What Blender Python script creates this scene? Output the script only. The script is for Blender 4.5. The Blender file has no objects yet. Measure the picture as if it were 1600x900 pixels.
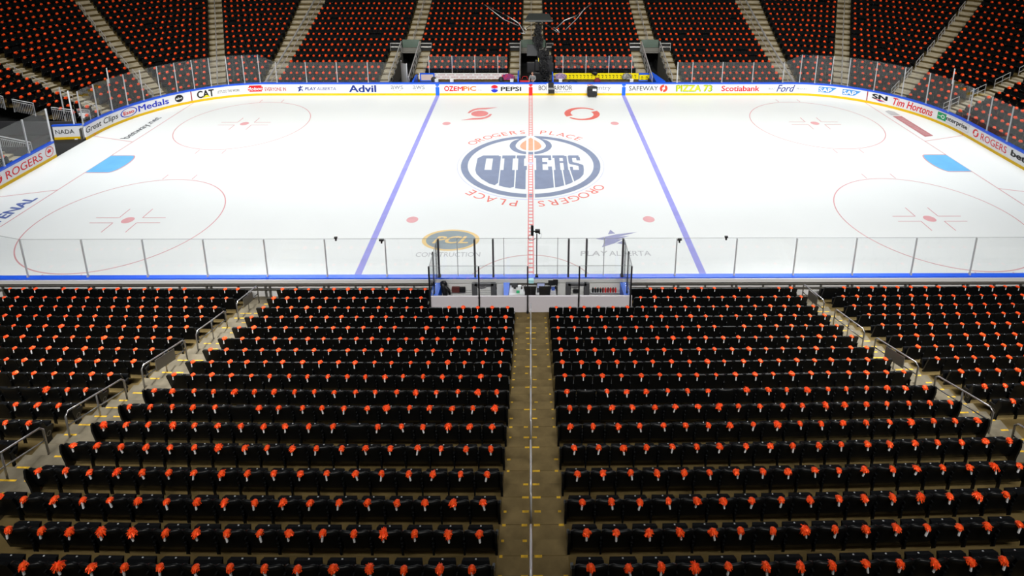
import bpy, math, random
import numpy as np
from mathutils import Vector, Matrix
random.seed(7)
C = bpy.context.scene.collection
PI = math.pi

# ---------------------------------------------------------------- camera, world, lights, exposure
F_PX, CX, CY = 954.45, 836.24, 65.77          # measured on the 1600x900 photograph
CAM = Vector((-0.007, -35.466, 16.925)); PITCH, YAW, ROLL = 0.2492, 0.0077, 0.0022
cam_data = bpy.data.cameras.new('camera'); cam = bpy.data.objects.new('camera', cam_data); C.objects.link(cam)
bpy.context.scene.camera = cam
_f = Vector((math.sin(YAW)*math.cos(PITCH), math.cos(YAW)*math.cos(PITCH), -math.sin(PITCH)))
_r = Vector((math.cos(YAW), -math.sin(YAW), 0)); _u = _r.cross(_f)
_r2 = math.cos(ROLL)*_r + math.sin(ROLL)*_u; _u2 = -math.sin(ROLL)*_r + math.cos(ROLL)*_u
cam.matrix_world = Matrix(((_r2.x, _u2.x, -_f.x, CAM.x), (_r2.y, _u2.y, -_f.y, CAM.y), (_r2.z, _u2.z, -_f.z, CAM.z), (0, 0, 0, 1)))
cam_data.sensor_width = 36; cam_data.lens = F_PX/1600*36
cam_data.shift_x = (800-CX)/1600; cam_data.shift_y = (CY-450)/1600
cam_data.clip_start = .1; cam_data.clip_end = 400

def project(p):
    d = Vector(p)-CAM; z = d.dot(_f)
    if z <= .1: return None
    return CX+F_PX*d.dot(_r2)/z, CY-F_PX*d.dot(_u2)/z, z
def in_view(p, m=0):
    q = project(p)
    return q is not None and -m < q[0] < 1600+m and -m < q[1] < 900+m

sc = bpy.context.scene
world = bpy.data.worlds.new('world'); sc.world = world; world.use_nodes = True
world.node_tree.nodes['Background'].inputs[0].default_value = (.95, 1.0, .95, 1)
world.node_tree.nodes['Background'].inputs[1].default_value = .010
sc.view_settings.view_transform = 'Standard'; sc.view_settings.look = 'None'
sc.view_settings.exposure = 0; sc.view_settings.gamma = 1; sc.view_settings.use_curve_mapping = False
try:
    sc.cycles.use_denoising = True
    sc.cycles.transparent_max_bounces = 24
    sc.cycles.max_bounces = 6
    sc.cycles.sample_clamp_indirect = 4
except Exception: pass

RINK = 900
def area(name, loc, sx, sy, power, color, spread, target=None):
    l = bpy.data.lights.new(name, 'AREA'); l.shape = 'RECTANGLE'; l.size = sx; l.size_y = sy
    l.energy = power; l.color = color; l.spread = math.radians(spread)
    o = bpy.data.objects.new(name, l); C.objects.link(o); o.location = loc
    if target: o.rotation_euler = (Vector(target)-Vector(loc)).to_track_quat('-Z', 'Y').to_euler()
    return o
# rink lights hung over the ice
for lx in (-20, 0, 20):
    area('rink_light', (lx, 0, 26), 22, 12, RINK*.30, (.97, 1, 1), 70)
for lx in (-28, -9.5, 9.5, 28):
    area('rink_light', (lx, -17, 25), 17, 3, RINK*1.15, (.97, 1, 1), 56, (lx, 10.5, 0))
    area('rink_light', (lx, 17, 25), 17, 3, RINK*.82, (.97, 1, 1), 60, (lx, -9, 0))
# fill floods over the far stand and over the near stand
for lx in (-36, -12, 12, 36):
    area('stand_fill_light', (lx, -4, 27), 12, 3, 1500, (1, .92, .76), 110, (lx*1.0, 24, 4))
for lx in (-11.5, 11.5):
    area('stand_fill_light', (lx, -6, 26), 3, 3, 560, (1, .99, .98), 32, (lx, -18, 2))
area('stand_fill_light', (0, -42, 25), 44, 3, 250, (1, .88, .70), 120, (0, -24, 4))
for lx in (-14, 14):  # unseen floods behind the camera, added to brighten board backs and handles
    area('stand_fill_light', (lx, -37, 26), 24, 3, 1500, (1, .97, .92), 52, (lx, -16, 2))

# ---------------------------------------------------------------- materials
MATS = {}
def mat(name, col, rough=.5, metal=0, spec=.5, noise=0, scale=3, emit=0, col2=None, bump=0):
    if name in MATS: return MATS[name]
    m = bpy.data.materials.new(name); m.use_nodes = True; nt = m.node_tree; b = nt.nodes['Principled BSDF']
    b.inputs['Base Color'].default_value = (*col, 1); b.inputs['Roughness'].default_value = rough
    b.inputs['Metallic'].default_value = metal; b.inputs['Specular IOR Level'].default_value = spec
    if noise or col2 or bump:
        tc = nt.nodes.new('ShaderNodeTexCoord'); n = nt.nodes.new('ShaderNodeTexNoise'); n.inputs['Scale'].default_value = scale
        n.inputs['Detail'].default_value = 6; nt.links.new(tc.outputs['Object'], n.inputs['Vector'])
        r = nt.nodes.new('ShaderNodeValToRGB'); r.color_ramp.elements[0].position = .35; r.color_ramp.elements[1].position = .65
        c2 = col2 or tuple(max(0, c*(1-noise)) for c in col)
        r.color_ramp.elements[0].color = (*c2, 1); r.color_ramp.elements[1].color = (*col, 1)
        nt.links.new(n.outputs['Fac'], r.inputs['Fac']); nt.links.new(r.outputs['Color'], b.inputs['Base Color'])
        if bump:
            bp = nt.nodes.new('ShaderNodeBump'); bp.inputs['Strength'].default_value = bump; bp.inputs['Distance'].default_value = .01
            nt.links.new(n.outputs['Fac'], bp.inputs['Height']); nt.links.new(bp.outputs['Normal'], b.inputs['Normal'])
    if emit:
        b.inputs['Emission Color'].default_value = (*col, 1); b.inputs['Emission Strength'].default_value = emit
    MATS[name] = m; return m
def glass_mat():
    m = bpy.data.materials.new('clear_glass'); m.use_nodes = True; nt = m.node_tree; nt.nodes.clear()
    out = nt.nodes.new('ShaderNodeOutputMaterial'); mix = nt.nodes.new('ShaderNodeMixShader')
    t = nt.nodes.new('ShaderNodeBsdfTransparent'); t.inputs[0].default_value = (.995, 1, 1, 1)
    g = nt.nodes.new('ShaderNodeBsdfGlossy'); g.inputs['Roughness'].default_value = .0
    lw = nt.nodes.new('ShaderNodeLayerWeight'); lw.inputs[0].default_value = .5          # facing = 1 - |cos|
    pw = nt.nodes.new('ShaderNodeMath'); pw.operation = 'POWER'; pw.inputs[1].default_value = 5
    f = nt.nodes.new('ShaderNodeMath'); f.operation = 'MULTIPLY_ADD'; f.inputs[1].default_value = .957; f.inputs[2].default_value = .043
    nt.links.new(lw.outputs['Facing'], pw.inputs[0]); nt.links.new(pw.outputs[0], f.inputs[0])
    nt.links.new(f.outputs[0], mix.inputs[0]); nt.links.new(t.outputs[0], mix.inputs[1]); nt.links.new(g.outputs[0], mix.inputs[2])
    nt.links.new(mix.outputs[0], out.inputs[0]); MATS['glass'] = m; return m
GLASS = glass_mat()
TRIMG = mat('glass_edge', (.20, .21, .22), .6)
ICE = mat('ice', (.80, .825, .835), .38, 0, .25, noise=.015, scale=.35)
CONC = mat('concrete', (.115, .083, .033), .85, 0, .03, noise=.35, scale=2.2)
STEPC = mat('step_concrete', (.165, .122, .056), .8, 0, .03, noise=.3, scale=3)
YEL = mat('tread_yellow', (.66, .40, .02), .7, 0, .3, noise=.45, scale=9)
RUB = mat('black_rubber', (.012, .012, .012), .8)
SEAT = mat('seat_black', (.0035, .004, .0045), .38, 0, .27)
SEATF = mat('seat_black_fabric', (.0035, .004, .0048), .75, 0, .07)
PLATE = mat('number_plate', (.40, .42, .45), .35)
RING = mat('emblem_ring', (.18, .17, .15), .5)
FOIL = mat('orange_foil', (1.0, .135, .02), .4, .25, .2, col2=(.95, .035, .006), scale=45)
HANDLE = mat('white_plastic', (.85, .86, .9), .4)
KICK = mat('kick_yellow', (.80, .50, .002), .5, 0, .3)
WHITE = mat('board_white', (.86, .86, .89), .35, noise=.02, scale=2)
BLUE = mat('cap_blue', (.012, .10, .75), .35)
STEEL = mat('steel', (.42, .42, .42), .32, .85)
ALU = mat('aluminium', (.60, .61, .64), .4, .4)
GREYP = mat('grey_panel', (.40, .39, .41), .6)
DKGREY = mat('dark_grey', (.05, .05, .055), .5)
BLACK = mat('black_paint', (.008, .008, .009), .5)
FRAME = mat('frame_dark', (.10, .095, .085), .5, .3)
RED = mat('red_paint', (.75, .02, .02), .45)
def paint(name, c): return mat('paint_'+name, c, .45, 0, .3)
INK = {'black': (.012, .012, .014), 'navy': (.008, .03, .25), 'red': (.75, .01, .02), 'dred': (.45, .005, .02), 'blue': (.01, .03, .55),
       'orange': (.9, .22, .03), 'yellow': (.9, .75, .01), 'grey': (.25, .27, .32), 'white': (.85, .85, .87), 'green': (.01, .36, .13),
       'lime': (.80, .85, .02), 'dgreen': (.08, .25, .03), 'sky': (.06, .30, .75), 'mred': (.35, .01, .02), 'ltgrey': (.45, .45, .48)}
# paint lying under the ice reads pale
ICEINK = {'navy': (.235, .275, .40), 'red': (.80, .27, .27), 'red2': (.78, .40, .43), 'line': (.70, .34, .37), 'blue': (.33, .33, .80), 'orange': (.84, .42, .28),
          'sky': (.16, .49, .86), 'halo': (.62, .63, .86), 'gold': (.83, .60, .26), 'teal': (.27, .33, .36), 'grey': (.50, .51, .54), 'black': (.07, .075, .09),
          'blue2': (.10, .15, .42), 'mar': (.50, .20, .22), 'pink': (.66, .45, .45), 'white': (.80, .82, .83), 'sred': (.80, .18, .15), 'violet': (.30, .31, .52)}
LVL = [0]
def ink(n): return paint(n, INK[n])
def iceink(n): return mat('ice_paint_'+n, ICEINK[n], .4, 0, .25, noise=.10, scale=1.5)

# ---------------------------------------------------------------- mesh helpers
class MB:
    def __init__(s): s.v = []; s.f = []; s.m = []
    def quad(s, pts, m=0):
        n = len(s.v); s.v += [tuple(p) for p in pts]; s.f.append(tuple(range(n, n+len(pts)))); s.m.append(m); return s
    def box(s, c, d, m=0, R=None, taper=1):
        n = len(s.v); x, y, z = d[0]/2, d[1]/2, d[2]/2
        for q in ((-1, -1, -1), (1, -1, -1), (1, 1, -1), (-1, 1, -1), (-1, -1, 1), (1, -1, 1), (1, 1, 1), (-1, 1, 1)):
            t = taper if q[2] > 0 else 1
            p = Vector((q[0]*x*t, q[1]*y*t, q[2]*z))
            if R is not None: p = R @ p
            s.v.append((p.x+c[0], p.y+c[1], p.z+c[2]))
        for f in ((0, 3, 2, 1), (4, 5, 6, 7), (0, 1, 5, 4), (1, 2, 6, 5), (2, 3, 7, 6), (3, 0, 4, 7)):
            s.f.append(tuple(n+i for i in f)); s.m.append(m)
        return s
    def span(s, a, b, m=0):
        return s.box([(a[i]+b[i])/2 for i in range(3)], [abs(b[i]-a[i]) for i in range(3)], m)
    def hexa(s, pts, m=0):     # 8 points: bottom 4, top 4
        n = len(s.v); s.v += [tuple(p) for p in pts]
        for f in ((0, 3, 2, 1), (4, 5, 6, 7), (0, 1, 5, 4), (1, 2, 6, 5), (2, 3, 7, 6), (3, 0, 4, 7)):
            s.f.append(tuple(n+i for i in f)); s.m.append(m)
        return s
    def tube(s, pts, r, n=8, m=0, closed=False):
        pts = [Vector(p) for p in pts]; k = len(pts); rings = []
        up0 = Vector((0, 0, 1))
        for i, p in enumerate(pts):
            a = pts[(i-1) % k] if (closed or i > 0) else p; b = pts[(i+1) % k] if (closed or i < k-1) else p
            t = (b-a).normalized(); u = up0 if abs(t.z) < .95 else Vector((1, 0, 0))
            x = t.cross(u).normalized(); y = x.cross(t).normalized()
            rr = r[i] if isinstance(r, (list, tuple)) else r
            base = len(s.v)
            for j in range(n):
                q = p+x*(math.cos(2*PI*j/n)*rr)+y*(math.sin(2*PI*j/n)*rr); s.v.append(tuple(q))
            rings.append(base)
        for i in range(k if closed else k-1):
            a, b = rings[i], rings[(i+1) % k]
            for j in range(n): s.f.append((a+j, a+(j+1) % n, b+(j+1) % n, b+j)); s.m.append(m)
        if not closed:
            s.f.append(tuple(rings[0]+j for j in range(n))[::-1]); s.m.append(m)
            s.f.append(tuple(rings[-1]+j for j in range(n))); s.m.append(m)
        return s
    def lathe(s, prof, c=(0, 0, 0), n=16, m=0):
        rings = []
        for r, z in prof:
            b = len(s.v); rings.append(b)
            for j in range(n): s.v.append((c[0]+r*math.cos(2*PI*j/n), c[1]+r*math.sin(2*PI*j/n), c[2]+z))
        for a, b in zip(rings, rings[1:]):
            for j in range(n): s.f.append((a+j, a+(j+1) % n, b+(j+1) % n, b+j)); s.m.append(m)
        s.f.append(tuple(rings[0]+j for j in range(n))[::-1]); s.m.append(m)
        s.f.append(tuple(rings[-1]+j for j in range(n))); s.m.append(m)
        return s
    def prism(s, poly, fn, d0, d1, m=0):   # poly 2-D, fn(u,v,w)->3-D
        n = len(s.v); k = len(poly)
        for w in (d0, d1):
            for p in poly: s.v.append(tuple(fn(p[0], p[1], w)))
        s.f.append(tuple(range(n, n+k))[::-1]); s.m.append(m); s.f.append(tuple(range(n+k, n+2*k))); s.m.append(m)
        for j in range(k): s.f.append((n+j, n+(j+1) % k, n+k+(j+1) % k, n+k+j)); s.m.append(m)
        return s
    def mesh(s, name, mats):
        me = bpy.data.meshes.new(name); me.from_pydata(s.v, [], s.f)
        for m in (mats if isinstance(mats, (list, tuple)) else [mats]): me.materials.append(m)
        if any(s.m): me.polygons.foreach_set('material_index', s.m)
        me.update(); return me
    def build(s, name, mats, parent=None, bevel=0, smooth=False, loc=None):
        me = s.mesh(name, mats); o = bpy.data.objects.new(name, me); C.objects.link(o)
        if parent: o.parent = parent
        if loc is not None: o.location = loc
        if smooth:
            me.polygons.foreach_set('use_smooth', [True]*len(me.polygons))
        if bevel:
            b = o.modifiers.new('bevel', 'BEVEL'); b.width = bevel; b.segments = 2; b.limit_method = 'ANGLE'
        return o

def tag(o, label, cat, group=None, kind=None):
    if label: o['label'] = label
    if cat: o['category'] = cat
    if group: o['group'] = group
    if kind: o['kind'] = kind
    return o
def thing(name, label, cat, loc=(0, 0, 0), rz=0, group=None):
    o = bpy.data.objects.new(name, None); C.objects.link(o); o.location = loc; o.rotation_euler = (0, 0, rz)
    o.empty_display_size = .2
    return tag(o, label, cat, group)
ONES = ['', 'first', 'second', 'third', 'fourth', 'fifth', 'sixth', 'seventh', 'eighth', 'ninth', 'tenth', 'eleventh', 'twelfth', 'thirteenth', 'fourteenth',
        'fifteenth', 'sixteenth', 'seventeenth', 'eighteenth', 'nineteenth', 'twentieth']
TENS = {2: 'twenty', 3: 'thirty', 4: 'forty'}
def nth(n):
    if n <= 20: return ONES[n]
    return TENS[n//10]+('ieth' if 0 else '-'+ONES[n % 10]) if n % 10 else {30: 'thirtieth', 40: 'fortieth'}[n]

# ---------------------------------------------------------------- rink outline
HL, HW, RC = 30.48, 12.95, 8.53
L1 = HL-RC; LA = PI/2*RC
def path(s, off=0.0, near=False):
    sg = 1 if s >= 0 else -1; a = abs(s)
    if a < L1: p = (sg*a, HW+off); n = (0, 1)
    elif a < L1+LA:
        t = (a-L1)/RC; n = (sg*math.sin(t), math.cos(t)); p = (sg*L1+(RC+off)*n[0], HW-RC+(RC+off)*n[1])
    else: n = (sg, 0); p = (sg*(HL+off), HW-RC-(a-L1-LA))
    if near: return (p[0], -p[1]), (n[0], -n[1])
    return p, n
def P(s, off, z, near=False):
    p, n = path(s, off, near); return (p[0], p[1], z)
def srange(s0, s1, step=.3):
    n = max(1, int(math.ceil(abs(s1-s0)/step)))
    pts = [s0+(s1-s0)*i/n for i in range(n+1)]
    return pts
def sweep(mb, s0, s1, prof, near=False, m=0, step=.3, cap=True):   # prof: closed list of (off, z)
    ss = srange(s0, s1, step); k = len(prof); b0 = len(mb.v)
    for s in ss:
        for o, z in prof: mb.v.append(P(s, o, z, near))
    for i in range(len(ss)-1):
        a = b0+i*k; b = a+k
        for j in range(k): mb.f.append((a+j, a+(j+1) % k, b+(j+1) % k, b+j)); mb.m.append(m)
    if cap:
        mb.f.append(tuple(b0+j for j in range(k))[::-1]); mb.m.append(m)
        e = b0+(len(ss)-1)*k; mb.f.append(tuple(e+j for j in range(k))); mb.m.append(m)
    return mb
def rect(o0, o1, z0, z1): return [(o0, z0), (o1, z0), (o1, z1), (o0, z1)]

# ---------------------------------------------------------------- lettering (built-in font turned into flat mesh)
_tc = {}
def text_shape(body, bold=0.0, shear=0.0, track=1.0):
    key = (body, bold, shear, track)
    if key in _tc: return _tc[key]
    cu = bpy.data.curves.new('t', 'FONT'); cu.body = body; cu.resolution_u = 3;  cu.shear = shear; cu.space_character = track
    o = bpy.data.objects.new('t', cu); C.objects.link(o)
    dg = bpy.context.evaluated_depsgraph_get()
    me = bpy.data.meshes.new_from_object(o.evaluated_get(dg))
    v = np.array([tuple(x.co[:2]) for x in me.vertices]); f = [tuple(p.vertices) for p in me.polygons]
    bpy.data.objects.remove(o); bpy.data.curves.remove(cu); bpy.data.meshes.remove(me)
    mn = v.min(0); mx = v.max(0); v = (v-mn)/(mx-mn)
    _tc[key] = (v, f, (mx-mn)[0]/(mx-mn)[1]); return _tc[key]
def add_text(mb, body, fn, m=0, **kw):      # fn(u,v)->3-D with u,v in 0..1
    v, f, asp = text_shape(body, **kw); bold = max(.012, kw.get('bold', 0))
    p0 = Vector(fn(.5, .5)); nrm = (Vector(fn(.51, .5))-p0).cross(Vector(fn(.5, .51))-p0).normalized()
    w = bold*.85/asp; h = bold*.65
    sh = [(0, 0)] if bold < .005 else ([(0, 0), (w, 0)] if bold < .02 else [(0, 0), (w, 0), (-w, 0), (0, h), (0, -h)])
    for k, (du, dv) in enumerate(sh):
        n = len(mb.v); o = nrm*(.0012*k)
        for a, b in v:
            q = fn(a+du, b+dv); mb.v.append((q[0]+o.x, q[1]+o.y, q[2]+o.z))
        for q in f: mb.f.append(tuple(n+i for i in q)); mb.m.append(m)
    return mb
def ellipse(n=28, a=1, b=1, cx=0, cy=0): return [(cx+a*math.cos(2*PI*i/n), cy+b*math.sin(2*PI*i/n)) for i in range(n)]
def flat(mb, poly, fn, m=0):
    LVL[0] = (LVL[0]+1) % 9
    return mb.quad([fn(*p) for p in poly], m)
def ring(mb, fn, r0, r1, a0=0, a1=2*PI, n=48, m=0, sx=1, sy=1, cx=0, cy=0, r0b=None, r1b=None):
    k = max(3, int(n*abs(a1-a0)/(2*PI)))
    for i in range(k):
        t0, t1 = i/k, (i+1)/k
        A, B = a0+(a1-a0)*t0, a0+(a1-a0)*t1
        ra0 = r0+((r0b if r0b is not None else r0)-r0)*t0; ra1 = r1+((r1b if r1b is not None else r1)-r1)*t0
        rb0 = r0+((r0b if r0b is not None else r0)-r0)*t1; rb1 = r1+((r1b if r1b is not None else r1)-r1)*t1
        mb.quad([fn(cx+sx*ra0*math.cos(A), cy+sy*ra0*math.sin(A)), fn(cx+sx*ra1*math.cos(A), cy+sy*ra1*math.sin(A)),
                 fn(cx+sx*rb1*math.cos(B), cy+sy*rb1*math.sin(B)), fn(cx+sx*rb0*math.cos(B), cy+sy*rb0*math.sin(B))], m)
    return mb

# ================================================================= SETTING
fl = MB(); fl.box((0, 0, -.35), (130, 110, .5)); floor = fl.build('floor', mat('arena_floor', (.03, .03, .03), .8)); floor['kind'] = 'structure'
# ice sheet: filled outline
op = [P(s, .02, 0)[:2] for s in srange(-(L1+LA+4.42), L1+LA+4.42, .4)]
op2 = [P(s, .02, 0, True)[:2] for s in srange(L1+LA, -(L1+LA), .4)]
ib = MB(); ib.prism(op+op2, lambda u, v, w: (u, v, w), -.1, 0); ice = ib.build('ice_sheet', ICE); ice['kind'] = 'structure'; ice['label'] = 'white sheet of ice with painted lines and emblems'
T = .004
def on(u, v): return (u, v, T+LVL[0]*.0003)
def on2(u, v): return (u, v, T+.0045)
def icepart(mb, name, m, label=None):
    o = mb.build(name, m if isinstance(m, list) else iceink(m), ice)
    if label: o['label'] = label
    return o
def rectp(mb, x0, y0, x1, y1, fn=None, m=0):
    fn = fn or on
    LVL[0] = (LVL[0]+1) % 9
    return mb.quad([fn(x0, y0), fn(x1, y0), fn(x1, y1), fn(x0, y1)], m)
# centre line: two thin edges and a run of small white boxes between red rungs
b = MB(); rectp(b, -.15, -HW, -.095, HW); rectp(b, .095, -HW, .15, HW)
y = -HW
while y < HW:
    rectp(b, -.095, y, .095, min(HW, y+.11)); y += .335
icepart(b, 'centre_line', 'red', 'pale red centre line with white boxes along it')
b = MB(); rectp(b, -.14, -.16, .14, .16, on2); icepart(b, 'centre_spot', 'halo')
for x in (-7.77, 7.77):
    b = MB(); rectp(b, x-.155, -HW, x+.155, HW); icepart(b, 'blue_line', 'blue')
for x in (-27.13, 27.13):
    w = math.sqrt(RC**2-(abs(x)-L1)**2)+HW-RC
    b = MB(); rectp(b, x-.03, -w, x+.03, w); icepart(b, 'goal_line', 'line')
    sg = 1 if x > 0 else -1
    cr = [(x, 1.22), (x-sg*1.37, 1.22)]+[(x-sg*(1.37+.46*math.cos(a)), 1.22*math.sin(a)) for a in np.linspace(PI/2, -PI/2, 14)[1:-1]]+[(x-sg*1.37, -1.22), (x, -1.22)]
    b = MB(); flat(b, cr if sg < 0 else cr[::-1], on2); icepart(b, 'goal_crease', 'sky', 'light blue crease with a red edge')
    b = MB(); pp = cr
    for (ax, ay), (bx, by) in zip(pp, pp[1:]):
        dx, dy = bx-ax, by-ay; l = math.hypot(dx, dy); nx, ny = -dy/l*.035, dx/l*.035
        b.quad([(ax-nx, ay-ny, T+.005), (bx-nx, by-ny, T+.005), (bx+nx, by+ny, T+.005), (ax+nx, ay+ny, T+.005)])
    icepart(b, 'crease_outline', 'line')
    for s2 in (1, -1):
        ax, ay, bx, by = x, s2*3.4, sg*30.45, s2*4.4
        dx, dy = bx-ax, by-ay; l = math.hypot(dx, dy); nx, ny = -dy/l*.03, dx/l*.03
        b = MB(); b.quad([on(ax-nx, ay-ny), on(bx-nx, by-ny), on(bx+nx, by+ny), on(ax+nx, ay+ny)]); icepart(b, 'trapezoid_line', 'line')
def dot(x, y):
    b = MB(); ring(b, lambda u, v: on(x+u, y+v), 0.0, .305, n=28); icepart(b, 'faceoff_dot', 'red2')
for sx in (-1, 1):
    for sy in (-1, 1):
        dot(sx*6.2, sy*6.706); dot(sx*21.03, sy*6.706)
        X, Y = sx*21.03, sy*6.706
        b = MB(); ring(b, lambda u, v: on(X+u, Y+v), 4.545, 4.60, n=96)
        for hx in (-.87, .87):
            for hy in (-1, 1): rectp(b, X+hx-.025, Y+hy*4.6, X+hx+.025, Y+hy*5.2)
        icepart(b, 'faceoff_circle', 'line')
        b = MB()
        for hx in (-1, 1):
            for hy in (-1, 1):
                rectp(b, X+hx*.61, Y+hy*.25-.025, X+hx*1.82, Y+hy*.25+.025)
                rectp(b, X+hx*.61-.025, Y+hy*.25, X+hx*.61+.025, Y+hy*1.15)
        icepart(b, 'faceoff_mark', 'line')
b = MB(); ring(b, lambda u, v: on(u, -HW+v), 3.02, 3.08, 0, PI, n=96); icepart(b, 'referee_crease', 'pink')
b = MB(); ring(b, on, 4.57, 4.63, n=120); icepart(b, 'centre_circle', 'halo')

# centre emblem: dark ring broken by a drop at the top, six block letters with long drips
NV = iceink('navy')
b = MB(); ring(b, on, 3.95, 4.38, PI/2+.0, PI/2+2*PI, n=120)
icepart(b, 'emblem_ring', 'navy', 'dark blue ring of the centre emblem')
# drop outline (white gap, dark outline, orange flame)
def drop(cx, cy, r, h, n=26, sq=1.0):
    pts = []
    for i in range(n+1):
        a = -PI*1.18+ (PI*1.36)*i/n
        a = PI+PI*.12+(PI*.76+PI*.0)*0
    pts = []
    for i in range(n+1):
        t = -PI*.22-(-PI*.22) + i/n
        ang = PI*.12 - (PI*1.24)*(i/n)
        pts.append((cx+r*sq*math.cos(ang), cy+r*math.sin(ang)))
    left = pts[-1]; right = pts[0]
    tip = (cx, cy+h)
    def curve(a, b2, bend):
        out = []
        for k in range(1, 7):
            t = k/7; x = a[0]+(b2[0]-a[0])*t; y = a[1]+(b2[1]-a[1])*t
            x = cx+(x-cx)*(1+bend*math.sin(PI*t)); out.append((x, y))
        return out
    return pts+curve(left, tip, .22)+[tip]+curve(right, tip, .22)[::-1]
def fan(mb, poly, c, z, m=0):
    for i in range(len(poly)):
        a, d = poly[i], poly[(i+1) % len(poly)]
        mb.quad([(c[0], c[1], z), (d[0], d[1], z), (a[0], a[1], z)], m)
b = MB(); fan(b, drop(0, 2.72, 1.42, 1.72, sq=1.0), (0, 2.72), T+.0032); icepart(b, 'emblem_drop', 'navy')
b = MB(); fan(b, drop(0, 2.72, 1.02, 1.85, sq=1.0), (0, 2.72), T+.0045); icepart(b, 'emblem_drop_gap', 'white')
b = MB(); fan(b, drop(0, 2.62, .72, 1.45), (0, 2.62), T+.006); icepart(b, 'emblem_flame', 'orange', 'orange flame drop of the centre emblem')
b = MB(); rectp(b, -.30, 1.0, -.16, 4.55, lambda u, v: (u, v, T+.008)); rectp(b, .16, -4.5, .24, 4.55, lambda u, v: (u, v, T+.008)); rectp(b, -.24, -4.5, -.16, 1.0, lambda u, v: (u, v, T+.008))
icepart(b, 'emblem_gap', 'white')
# letters as unions of rectangles in a grid; drips run down to the ring
def R_in(y): return math.sqrt(max(0, 3.62**2-y*y))
def drip(mb, x0, x1, ytop, n=6, rad=3.62):
    top = [(x0, ytop), (x1, ytop)]
    xs = [x1+(x0-x1)*i/n for i in range(n+1)]
    poly = [(x0, ytop)]+[(x, -math.sqrt(max(.01, rad**2-x*x))) for x in reversed(xs)]+[(x1, ytop)]
    flat(mb, poly, on)
b = MB()
yt, ym = 1.18, -1.28
# O
flat(b, [(-3.42, -.9), (-3.42, .75), (-3.08, yt), (-2.85, yt), (-2.85, -.9)], on); rectp(b, -2.85, .72, -2.35, yt); rectp(b, -2.42, -1.0, -1.92, yt-.12); rectp(b, -2.42, .8, -2.05, yt)
flat(b, [(-3.42, -.9), (-3.30, -1.45), (-2.95, -2.1), (-2.42, -2.72), (-2.10, -2.9), (-1.92, -2.6), (-1.92, -.9)], on)
# I
rectp(b, -1.84, .72, -.98+.0, yt); rectp(b, -1.68, -1.0, -1.14, .72); flat(b, [(-1.86, -.92), (-1.86, -2.95), (-1.55, -3.12), (-1.2, -3.25), (-.98, -3.1), (-.98, -.92)], on)
# L
rectp(b, -.90, .72, -.33, yt); rectp(b, -.80, -1.0, -.42, .72) ; flat(b, [(-.90, -.92), (-.90, -3.28), (-.5, -3.38), (-.3, -3.4), (-.3, -.92)], on)
icepart(b, 'emblem_letters', 'navy', 'dark blue block letters of the centre emblem')
b = MB()
# L foot + E
rectp(b, -.42, -.92, -.24, -.35)
rectp(b, .24, .78, 1.32, yt); rectp(b, .34, -1.0, .74, .78); rectp(b, .74, -.12, 1.05, .22); rectp(b, 1.12, .45, 1.32, .78); rectp(b, 1.08, -.95, 1.32, -.45); flat(b, [(.24, -.92), (.24, -3.4), (.8, -3.35), (1.34, -3.2), (1.34, -.92)], on)
# R
rectp(b, 1.40, .78, 2.18, yt); rectp(b, 1.52, -1.0, 1.84, .78); rectp(b, 2.06, .12, 2.32, yt-.1); rectp(b, 1.84, .05, 2.25, .32); rectp(b, 2.06, -.95, 2.32, .12)
flat(b, [(1.42, -.92), (1.42, -3.18), (1.7, -3.08), (1.96, -2.95), (1.90, -.92)], on); flat(b, [(1.98, -.92), (2.04, -2.9), (2.3, -2.72), (2.5, -2.52), (2.36, -.92)], on)
# S
rectp(b, 2.44, .78, 3.10, yt); rectp(b, 2.40, .0, 2.66, yt-.1); rectp(b, 2.92, .42, 3.16, .95); flat(b, [(2.44, .32), (3.0, .0), (3.26, -.2), (3.26, -.5), (2.44, -.1)], on); flat(b, [(2.98, -.92), (3.28, -.92), (3.30, -.3), (2.98, -.1)], on); rectp(b, 2.44, -.92, 2.62, -.5)
flat(b, [(2.44, -.92), (2.58, -2.45), (2.95, -2.05), (3.2, -1.55), (3.28, -.92)], on)
icepart(b, 'emblem_letters', 'navy')
# red words round the circle
def arc_text(words, r, h, a_mid, total, flip=False, colour='sred', name='rink_name_lettering'):
    mb = MB()
    n = len(words)
    for i, ch in enumerate(words):
        if ch == ' ': continue
        t = (i+.5)/n-.5
        ang = a_mid-t*total
        v, f, asp = text_shape(ch, bold=.012)
        wch = min(h*asp, .62) if ch != 'I' else h*.2
        base = len(mb.v)
        for a, c in v:
            u = (a-.5)*wch; rr = r+c*h
            th = ang-u/r
            mb.v.append((rr*math.cos(th), rr*math.sin(th), T))
        for q in f: mb.f.append(tuple(base+k for k in q)); mb.m.append(0)
    icepart(mb, name, colour)
arc_text('OROGERS', 4.78, .62, PI/2+.50, .90)
arc_text('PLACE', 4.78, .62, PI/2-.44, .66)
arc_text('OROGERS', 4.78, .62, -PI/2+.50, .90)
arc_text('PLACE', 4.78, .62, -PI/2-.46, .68)
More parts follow.
